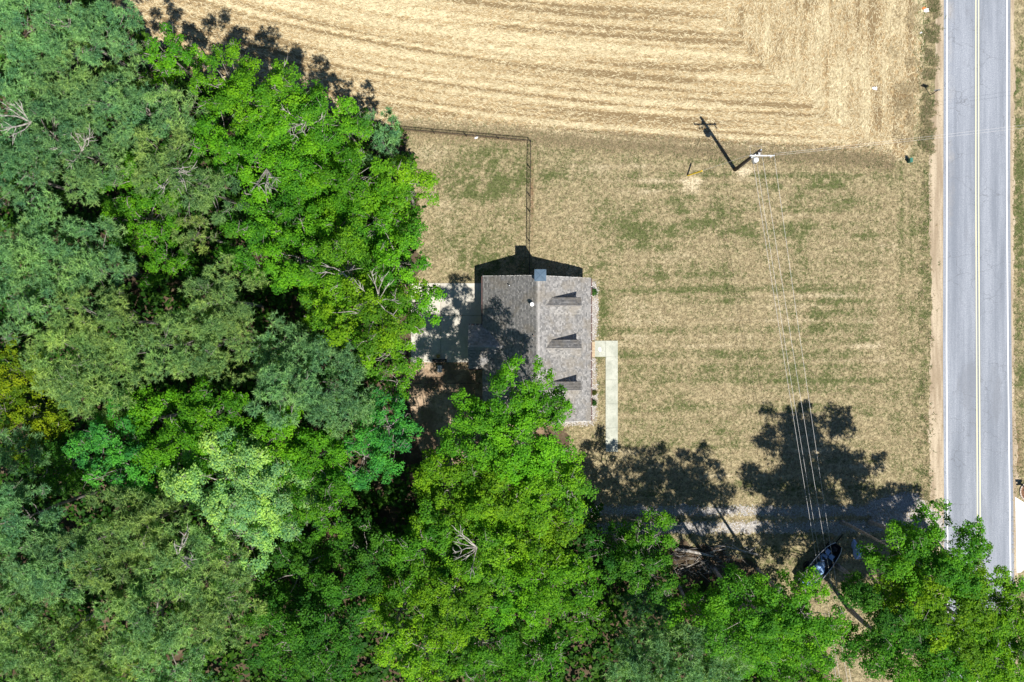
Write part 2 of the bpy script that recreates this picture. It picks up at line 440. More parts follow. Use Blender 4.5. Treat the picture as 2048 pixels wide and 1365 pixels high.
def jag(poly, step=.35, amp=.22, seed=0, fixed=None):
    """photo-pixel polygon -> world outline with an uneven edge"""
    pts = [Vector(at(*p)[:2]) for p in poly]
    out = []
    n = len(pts)
    for i in range(n):
        a, b = pts[i], pts[(i+1) % n]; d = b - a; L = d.length
        if L < 1e-6: continue
        nn = Vector((-d.y, d.x)) / L; k = max(1, int(L/step)) if L < 200 else 40
        for j in range(k):
            q = a + d * (j/k)
            if j and not (fixed and i in fixed):
                w = float(vnoise(q.x*1.1, q.y*1.1, seed)) - .5 + (float(vnoise(q.x*3.3, q.y*3.3, seed+5)) - .5) * .7
                q = q + nn * w * 2 * amp
            out.append(q)
    return out

def sheet(name, poly, z, mat, amp=.22, seed=0, step=.35, fixed=None, parent=None, structure=True):
    out = jag(poly, step, amp, seed, fixed)
    v3 = [Vector((p.x, p.y, z)) for p in out]
    tris = tessellate_polygon([v3])
    m = MB(); 
    fs = []
    for t in tris:
        a, b, c = (v3[i] for i in t)
        fs.append(t if (b-a).cross(c-a).z > 0 else (t[0], t[2], t[1]))
    m.add(v3, fs)
    o = m.build(name, mat, parent)
    if structure and parent is None: tag(o, kind='structure')
    return o

# stubble field as a masked grid (keeps the row attribute)
nxs = np.arange(-50, 44, .28); nys = np.arange(15, 62, .28)
X, Y = np.meshgrid(nxs, nys)
PX = X/S+1024; PY = 682.5-Y/S
wob = (fbm(X*.9, Y*.9, 77) - .5) * 14
ins = inside(PX + wob, PY + wob, FIELD)
i = np.arange(X.size).reshape(X.shape)
F = np.stack([i[:-1,:-1].ravel(), i[:-1,1:].ravel(), i[1:,1:].ravel(), i[1:,:-1].ravel()], 1)
keep = ins.ravel()[F].all(1); F = F[keep]
used = np.unique(F); rm = np.full(X.size, -1); rm[used] = np.arange(len(used))
V = np.stack([X.ravel(), Y.ravel(), np.full(X.size, .004)], 1)[used]
fo = link('stubble_field', np_mesh('stubble_field', V, rm[F], M['field'], {'row': ('POINT', field_row(PX.ravel()[used], PY.ravel()[used]))}))
tag(fo, kind='structure')
sheet('forest_floor', FOREST, .005, M['litter'], .45, 3, fixed={0, 26, 27})

g = N('bare_dirt'); p = g.pos()
f1 = g.noise(p, 2.2, 6, .75); f2 = g.noise(p, .4, 4)
c = g.mix(g.ramp(f2, .4, .62), (.24, .165, .105), (.46, .345, .235)); c = g.mix(g.ramp(f1, .38, .56, .7, 0), c, (.15, .105, .065))
g.col(c); g.bump(f1, .8, .08)
sheet('bare_dirt', [(822, 722), (966, 722), (966, 840), (1100, 850), (1060, 900), (980, 930), (930, 960), (870, 950), (835, 880), (815, 790)], .009, g.m, .3, 33)
# shoulders, road and markings
RL = lambda y: np.interp(y, [-400, 0, 700, 1000, 1800], [1894.5, 1894.5, 1893, 1895, 1896])
RC = lambda y: np.interp(y, [-400, 0, 400, 1000, 1800], [1954.5, 1954.5, 1954.5, 1957.5, 1960])
RR = lambda y: np.interp(y, [-400, 0, 400, 800, 1000, 1800], [2014, 2014, 2013.5, 2017, 2019.5, 2028])
ys = np.arange(-2400, 3801, 40)
sheet('road_shoulder', [(1868, -2400)] + [(1868 + 3*math.sin(k*.013) - (8 if 200 < k < 1040 else 0), k) for k in range(-300, 1700, 25)] + [(1866, 3800), (1900, 3800), (1900, -2400)], .008, M['shoulder'], .14, 8)
sheet('verge_dirt', [(2010, -2400), (2010, 3800), (2036, 3800), (2036, 1700), (2036, 900), (2030, 820), (2027, 600), (2029, 300), (2029, 0), (2030, -2400)], .008, M['shoulder'], .16, 9)
m = []; cols = 13
for yv in ys:
    l = RL(yv) - 7; r = RR(yv) + 7
    m.append([at(l + (r-l)*k/(cols-1), yv, .014) for k in range(cols)])
V = np.array(m).reshape(-1, 3); i = np.arange(len(V)).reshape(len(ys), cols)
F = np.stack([i[:-1,:-1].ravel(), i[1:,:-1].ravel(), i[1:,1:].ravel(), i[:-1,1:].ravel()], 1)
u = np.tile(np.linspace(0, 1, cols), len(ys)); yy = np.repeat(ys, cols)
dust = np.exp(-((u-.12)/.07)**2) * np.where(yy < 500, .75, .45) + np.exp(-((u-.97)/.05)**2)*.3
road = tag(link('road', np_mesh('road', V, F, M['asphalt'], {'dust': ('POINT', dust)})), kind='structure')
def stripe(name, fn, off, w, mat):
    mb = MB()
    for a, b in zip(ys[:-1], ys[1:]):
        mb.add([at(fn(a)+off-w/2, a, .018), at(fn(b)+off-w/2, b, .018), at(fn(b)+off+w/2, b, .018), at(fn(a)+off+w/2, a, .018)], [(0,1,2,3)])
    return mb.build(name, mat, road)
stripe('edge_line', RL, 0, 2.2, M['white_paint']); stripe('edge_line', RR, 0, 2.2, M['white_paint'])
stripe('centre_line', RC, -2.8, 1.8, M['yellow_paint']); stripe('centre_line', RC, 2.8, 1.8, M['yellow_paint'])

# gravel drive: two tracks and a flared apron
TR1 = [(1160, 1013), (1300, 1015), (1480, 1014), (1600, 1015), (1740, 1011), (1765, 1028), (1600, 1031), (1400, 1029), (1160, 1029)]
TR2 = [(1160, 1050), (1300, 1048), (1440, 1046), (1600, 1046), (1760, 1042), (1800, 1060), (1740, 1064), (1600, 1066), (1420, 1066), (1160, 1066)]
APR = [(1735, 1006), (1770, 996), (1800, 986), (1835, 988), (1852, 1008), (1872, 1022), (1886, 1034), (1888, 1090), (1840, 1080), (1780, 1066), (1745, 1040)]
sheet('gravel_drive', TR1, .006, M['gravel'], .34, 15); sheet('gravel_drive', TR2, .007, M['gravel'], .36, 16); sheet('gravel_apron', APR, .010, M['gravel'], .16, 17)
rng = np.random.default_rng(5)
def stones(name, polys, n, size, z, parent=None):
    P = []
    for poly, k in zip(polys, n):
        xs = [q[0] for q in poly]; yl = [q[1] for q in poly]
        px = rng.uniform(min(xs)-2, max(xs)+2, k*4); py = rng.uniform(min(yl)-2, max(yl)+2, k*4)
        ok = inside(px + rng.normal(0, 4, px.size), py + rng.normal(0, 4, px.size), poly); P.append(np.stack([px[ok], py[ok]], 1)[:k])
    P = np.concatenate(P); n_ = len(P)
    c = np.stack([(P[:,0]-1024)*S, (682.5-P[:,1])*S, np.full(n_, z)], 1)
    r = rng.uniform(.5, 1.2, (n_, 1)) * size; a = rng.uniform(0, 6.28, n_)
    vs = [c + np.stack([np.cos(a+k*1.5708), np.sin(a+k*1.5708), np.zeros(n_)], 1) * r * rng.uniform(.7, 1.1, (n_, 1)) for k in range(4)]
    top = c + np.stack([rng.normal(0, .2, n_), rng.normal(0, .2, n_), np.full(n_, .7)], 1) * r
    V = np.stack(vs + [top], 1).reshape(-1, 3); b = np.arange(n_)*5
    F = np.concatenate([np.stack([b+k, b+(k+1) % 4, b+4], 1) for k in range(4)])
    o = link(name, np_mesh(name, V, F, M['stone']), parent)
    return tag(o, kind='stuff')
stones('gravel_stones', [TR1, TR2, APR], [4200, 5200, 4200], .065, .008)

# neighbour's concrete drive at the right edge: one big bay and the next
nd = tag(empty('concrete_drive', at(2060, 1070), 0), kind='structure')
nd['label'] = 'white concrete driveway joining the road at the right edge'
for poly in ([(2030, 994), (2052, 1008), (2052, 1062), (2031.5, 1062)], [(2031.7, 1063), (2052, 1063), (2052, 1136), (2042, 1145), (2033, 1146)], [(2053, 1008), (2250, 1010), (2250, 1136), (2053, 1136)]):
    w = [Vector(at(*q, 0)) - Vector(nd.location) for q in poly][::-1]
    MB().prism([(q.x, q.y, -.01) for q in w], (0, 0, .05)).build('slab', M['drive_conc'], nd)

# ------------------------------------------------------------------ ground cover (stuff): grass blades, straw, weeds
def blades(name, px, py, mat, length, width, height, seed, green, n_per=3, direction=None, tint_b=1.0, z=.005):
    r = np.random.default_rng(seed); n = len(px)
    px = np.repeat(px, n_per); py = np.repeat(py, n_per); green = np.repeat(green, n_per)
    N_ = n * n_per
    c = np.stack([(px-1024)*S + r.normal(0, .05, N_), (682.5-py)*S + r.normal(0, .05, N_), np.full(N_, z)], 1)
    a = r.uniform(0, 2*math.pi, N_) if direction is None else np.repeat(direction, n_per) + r.normal(0, .35, N_)
    L = length * r.uniform(.5, 1.3, N_)[:, None]; w = width * r.uniform(.6, 1.3, N_)[:, None]; h = height * r.uniform(.2, 1.3, N_)
    d = np.stack([np.cos(a), np.sin(a), np.zeros(N_)], 1); q = np.stack([-np.sin(a), np.cos(a), np.zeros(N_)], 1)
    up = np.stack([np.zeros(N_), np.zeros(N_), h], 1)
    if direction is None:
        V = np.stack([c - q*w/2, c + q*w/2, c + d*L + up], 1).reshape(-1, 3); F = np.arange(N_*3).reshape(-1, 3)
    else:
        lift = np.stack([np.zeros(N_), np.zeros(N_), r.uniform(.0, 1., N_)*height], 1)
        V = np.stack([c - d*L/2 - q*w/2 + lift, c - d*L/2 + q*w/2 + lift, c + d*L/2 + q*w/2 + up, c + d*L/2 - q*w/2 + up], 1).reshape(-1, 3); F = np.arange(N_*4).reshape(-1, 4)
    t = np.clip(r.uniform(0, 1, N_)**tint_b, 0, 1)
    return tag(link(name, np_mesh(name, V, F, mat, {'tint': ('FACE', t), 'green': ('FACE', green)})), kind='stuff')

r = np.random.default_rng(11)
def on_lawn(px, py):
    ok = ~inside(px, py, FOREST) & ~inside(px, py, FIELD)
    for p in (TR1, TR2, APR): ok &= ~inside(px, py, p)
    ok &= ~((px > 1862) & (px < 2026)) & ~((px > 965) & (px < 1196) & (py > 556) & (py < 842))
    ok &= ~((px > 1186) & (px < 1237) & (py > 680) & (py < 716)) & ~((px > 1209) & (px < 1237) & (py > 680) & (py < 906)) & ~((px > 820) & (px < 966) & (py > 565) & (py < 727))
    ok &= ~((px > 2028) & (py > 990) & (py < 1150))
    return ok
px = r.uniform(780, 2060, 115000); py = r.uniform(235, 1380, 115000); ok = on_lawn(px, py); px, py = px[ok], py[ok]
gr, pa, br = lawn_masks(px, py)
gsel = (r.uniform(0, 1, len(px)) < gr*1.1).astype(float) * r.uniform(.5, 1, len(px))
k = r.uniform(0, 1, len(px)) < .72
blades('lawn_grass', px[k], py[k], M['blade'], .17, .05, .09, 12, gsel[k], 3)
# straw on the stubble
px = r.uniform(240, 1856, 165000); py = r.uniform(-20, 330, 165000); ok = inside(px, py, FIELD); px, py = px[ok], py[ok]
row = field_row(px, py); k = r.uniform(0, 1, len(px)) < .12 + row*.9; px, py, row = px[k], py[k], row[k]
hm = head_mix(px, py)
ang = -np.arctan(field_slope(px))*(1-hm) + hm*(math.pi/2) + r.normal(0, .35, len(px)) + hm*r.normal(0, .55, len(px))
gs = (r.uniform(0, 1, len(px)) < sstep(1815, 1850, px)*.35).astype(float)
blades('straw', px, py, M['straw'], .34, .042, .07, 13, gs, 1, ang, .75)
# weeds along the edge of the field and along the road
px = r.uniform(785, 1790, 13000); e = np.interp(px, [785, 930, 1060, 1330, 1480, 1740, 1790], [252, 262, 274, 292, 303, 318, 325]); py = e + r.normal(0, 10, len(px))
gs = (r.uniform(0, 1, len(px)) < .16).astype(float)*.8
blades('field_edge_weeds', px, py, M['weed'], .25, .05, .18, 14, gs, 3)
py = np.concatenate([r.uniform(-20, 310, 3600), r.uniform(300, 1000, 1000)]); px = np.interp(py, [-20, 60, 180, 300, 1000], [1868, 1864, 1857, 1853, 1850]) + r.normal(0, 7.5, len(py))
cl = fbm(px/14, py/15., 51) > .52 ; px, py = px[cl], py[cl]
gs = (r.uniform(0, 1, len(px)) < .6).astype(float)*r.uniform(.4, 1, len(px))
blades('roadside_weeds', px, py, M['weed'], .26, .055, .22, 15, gs, 4)
py = r.uniform(-20, 290, 7000); px = 1815 + r.normal(0, 15, len(py)); cl = fbm(px/14, py/16., 53) > .56; px, py = px[cl], py[cl]
blades('dry_weeds', px, py, M['straw'], .4, .05, .3, 16, np.zeros(len(px)), 2, tint_b=1.5)

# ------------------------------------------------------------------ trees
def unit(v): return v / (np.linalg.norm(v, axis=1, keepdims=True) + 1e-9)
def rand_dirs(r, n, zmin):
    z = r.uniform(zmin, 1, n); a = r.uniform(0, 2*math.pi, n); q = np.sqrt(1 - z*z)
    return np.stack([q*np.cos(a), q*np.sin(a), z], 1)
def lobes_for(r, R, Hh, n, zmin=-.35, inner=.2):
    """branch masses spread evenly over a dome with an uneven outline"""
    k = np.arange(n) + .5
    z = 1 - (1 - zmin) * k / n; a = k * 2.399963 + r.uniform(0, 6.28)
    a = a + r.normal(0, .25, n); z = np.clip(z + r.normal(0, .09, n), zmin, 1); q = np.sqrt(np.clip(1 - z*z, 0, 1))
    d = np.stack([q*np.cos(a), q*np.sin(a), z], 1)
    out = 1 + .22*np.sin(a*2 + r.uniform(0, 6)) * q + r.normal(0, .10, n)
    c = d * np.array([R, R, Hh]) * (r.uniform(.60, .86, n) * out)[:, None]
    rad = R * r.uniform(.22, .38, n)
    ni = int(n*inner)
    ci = rand_dirs(r, ni, -.3) * np.array([R, R, Hh]) * r.uniform(.2, .55, ni)[:, None]
    return np.concatenate([c, ci]), np.concatenate([rad, R*r.uniform(.25, .35, ni)]), np.concatenate([d, unit(ci)])

def spray_leaves(r, SC, AX, rs, n, L, W, tint):
    """domes of leaves at spray centres SC facing AX"""
    k = len(SC); c = np.repeat(SC, n, 0); ax = np.repeat(AX, n, 0); R_ = np.repeat(rs, n)
    t = unit(np.cross(ax, r.normal(size=(k*n, 3)))); 
    rad = np.sqrt(r.uniform(0, 1, k*n)) * R_
    pos = c + t*rad[:, None] - ax*(.55*rad*rad/np.maximum(R_, .05))[:, None] + r.normal(0, .07, (k*n, 3))
    nor = unit(ax + t*.35 + r.normal(0, .42, (k*n, 3)))
    tg = unit(np.cross(nor, r.normal(size=(k*n, 3)))); b = np.cross(nor, tg)
    l = (L * r.uniform(.6, 1.25, k*n))[:, None]; w = (W * r.uniform(.6, 1.25, k*n))[:, None]
    V = np.stack([pos - tg*l*.5, pos + b*w*.5, pos + tg*l*.5, pos - b*w*.5], 1).reshape(-1, 3)
    F = np.arange(k*n*4).reshape(-1, 4)
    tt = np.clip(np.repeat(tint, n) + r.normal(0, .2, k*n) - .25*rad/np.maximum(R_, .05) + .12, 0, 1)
    return V, F, tt

def broadleaf_crown(r, R, Hh, dens=1.0, airy=0.0):
    nl = int(np.clip(25 * (R/4.5)**1.15, 8, 50))
    lc, lr, ld = lobes_for(r, R, Hh, nl, -.6)
    SC = []; AX = []; TI = []
    for c, rd, d in zip(lc, lr, ld):
        k = max(6, int(25 * dens * (rd/1.4)**1.7 * (1-airy)))
        dd = rand_dirs(r, k, -.45) + d*.55 + np.array([0, 0, .25]); dd = unit(dd)
        rr = rd * r.uniform(.5, 1.03, k)
        off = dd*rr[:, None]*np.array([.92, .92, .75]); off = off + d*(off @ d)[:, None]*.45
        SC.append(c + off); AX.append(unit(dd*.6 + np.array([0, 0, .75]) + r.normal(0, .22, (k, 3))))
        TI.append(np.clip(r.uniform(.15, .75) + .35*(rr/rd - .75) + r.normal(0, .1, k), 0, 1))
    SC = np.concatenate(SC); AX = np.concatenate(AX); TI = np.concatenate(TI)
    V, F, t = spray_leaves(r, SC, AX, r.uniform(.24, .46, len(SC)), 23, .20, .15, TI)
    return V, F, t, lc, SC

def pine_crown(r, R, Hh, dens=1.0):
    nl = int(np.clip(34 * (R/4.5)**1.2, 10, 64))
    lc, lr, ld = lobes_for(r, R, Hh, nl, -.25, .25); lr = lr*.82
    SC = []; AX = []; TI = []
    for c, rd, d in zip(lc, lr, ld):
        k = max(8, int(50 * dens * (rd/1.25)**1.7))
        dd = unit(rand_dirs(r, k, -.35) + d*.5 + np.array([0, 0, .2])); rr = rd*r.uniform(.35, 1.1, k)
        SC.append(c + dd*rr[:, None]*np.array([1, 1, .75])); AX.append(unit(dd*.7 + np.array([0, 0, .7]) + r.normal(0, .2, (k, 3))))
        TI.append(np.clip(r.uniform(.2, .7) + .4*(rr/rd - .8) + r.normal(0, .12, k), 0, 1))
    SC = np.concatenate(SC); AX = np.concatenate(AX); TI = np.concatenate(TI)
    n = 15; k = len(SC); c = np.repeat(SC, n, 0); ax = np.repeat(AX, n, 0)
    d = unit(ax*.55 + unit(r.normal(size=(k*n, 3)))); q = unit(np.cross(d, r.normal(size=(k*n, 3))))
    L = r.uniform(.22, .46, (k*n, 1)); w = r.uniform(.05, .095, (k*n, 1))
    V = np.stack([c + d*.03 - q*w*.5, c + d*.03 + q*w*.5, c + d*L], 1).reshape(-1, 3)
    return V, np.arange(k*n*3).reshape(-1, 3), np.clip(np.repeat(TI, n) + r.normal(0, .16, k*n), 0, 1), lc, SC

def tree_wood(r, zc, lc, SC, R, mat, parent, twigs=26, pine=False):
    """tapered trunk with limbs into the branch masses; a few bare twigs reach the surface"""
    mb = MB(); base = max(.14, R*.055)
    top = zc + R*(.55 if pine else .30)
    bend = r.normal(0, .25, 2)
    P = lambda t: Vector((bend[0]*math.sin(t*3.1), bend[1]*math.sin(t*2.6+.4) - bend[1]*math.sin(.4), -.15 + t*(top+.15)))
    mb.tube([P(t) for t in (0, .03, .12, .35, .6, .8, 1)], [base*1.6, base*1.15, base, base*.85, base*.65, base*.42, base*.12], 8)
    order = r.permutation(len(lc))[:(14 if not pine else 8)]
    for j in order:
        e = Vector(lc[j]) + Vector((0, 0, zc)); t0 = min(.93, max(.45, (e.z - R*.55) / top)) 
        a = P(t0); mid = a.lerp(e, .5) + Vector((r.normal(0, .15), r.normal(0, .15), -.12*R*r.uniform(0, 1)))
        rb = base*.34
        mb.tube([a, a.lerp(mid, .55) + Vector(r.normal(0, .08, 3)), mid, mid.lerp(e, .6) + Vector(r.normal(0, .12, 3)), e], [rb, rb*.8, rb*.65, rb*.45, rb*.2], 4, False)
    for j in r.permutation(len(SC))[:twigs]:
        s = Vector(SC[j]) + Vector((0, 0, zc)); j2 = int(np.argmin(((lc - SC[j])**2).sum(1))); a = Vector(lc[j2]) + Vector((0, 0, zc))
        e = s + (s - a)*.12 + Vector((0, 0, .12)); m1 = a.lerp(e, .5) + Vector(r.normal(0, .16, 3))
        mb.tube([a, m1, e], [.05, .035, .014], 4, False)
        for _ in range(2):
            mb.tube([m1.lerp(e, .3), m1.lerp(e, .7) + Vector(r.normal(0, .25, 3)), e + Vector(r.normal(0, .4, 3))], [.028, .02, .008], 3, False)
    return mb.build('trunk', mat, parent, True)

PINES = {'b': (.185, .345, .145), 'o': (.225, .355, .120), 'd': (.10, .23, .125)}
LEAF = {'g': (.104, .305, .018), 'y': (.132, .305, .018), 't': (.068, .30, .060), 'w': (.27, .50, .19), 'd': (.057, .185, .022), 'm': (.078, .250, .020), 'u': (.17, .27, .012)}
def dead_branches(r, R, Hh, zc, parent):
    """a leafless grey limb that breaks through the top of the crown"""
    a0 = r.uniform(0, 6.28); q = R*r.uniform(.1, .35)
    o = Vector((q*math.cos(a0), q*math.sin(a0), zc + Hh*.55)); mb = MB()
    for k in range(7):
        a = a0 + r.normal(0, .9); L = R*r.uniform(.35, .75)
        d = Vector((math.cos(a), math.sin(a), r.uniform(.35, .9))).normalized()
        m1 = o + d*L*.45 + Vector(r.normal(0, .12, 3)); e = o + d*L + Vector(r.normal(0, .2, 3)) + Vector((0, 0, Hh*.25))
        mb.tube([o, m1, e], [.06, .042, .015], 5, False)
        for _ in range(4):
            t_ = r.uniform(.2, .9); b = m1.lerp(e, t_); e2 = b + (d + Vector(r.normal(0, .55, 3))).normalized()*r.uniform(.4, 1.1)
            mb.tube([b, b.lerp(e2, .5) + Vector(r.normal(0, .06, 3)), e2], [.035, .025, .01], 4, False)
    return mb.build('dead_branch', M['deadwood'], parent)

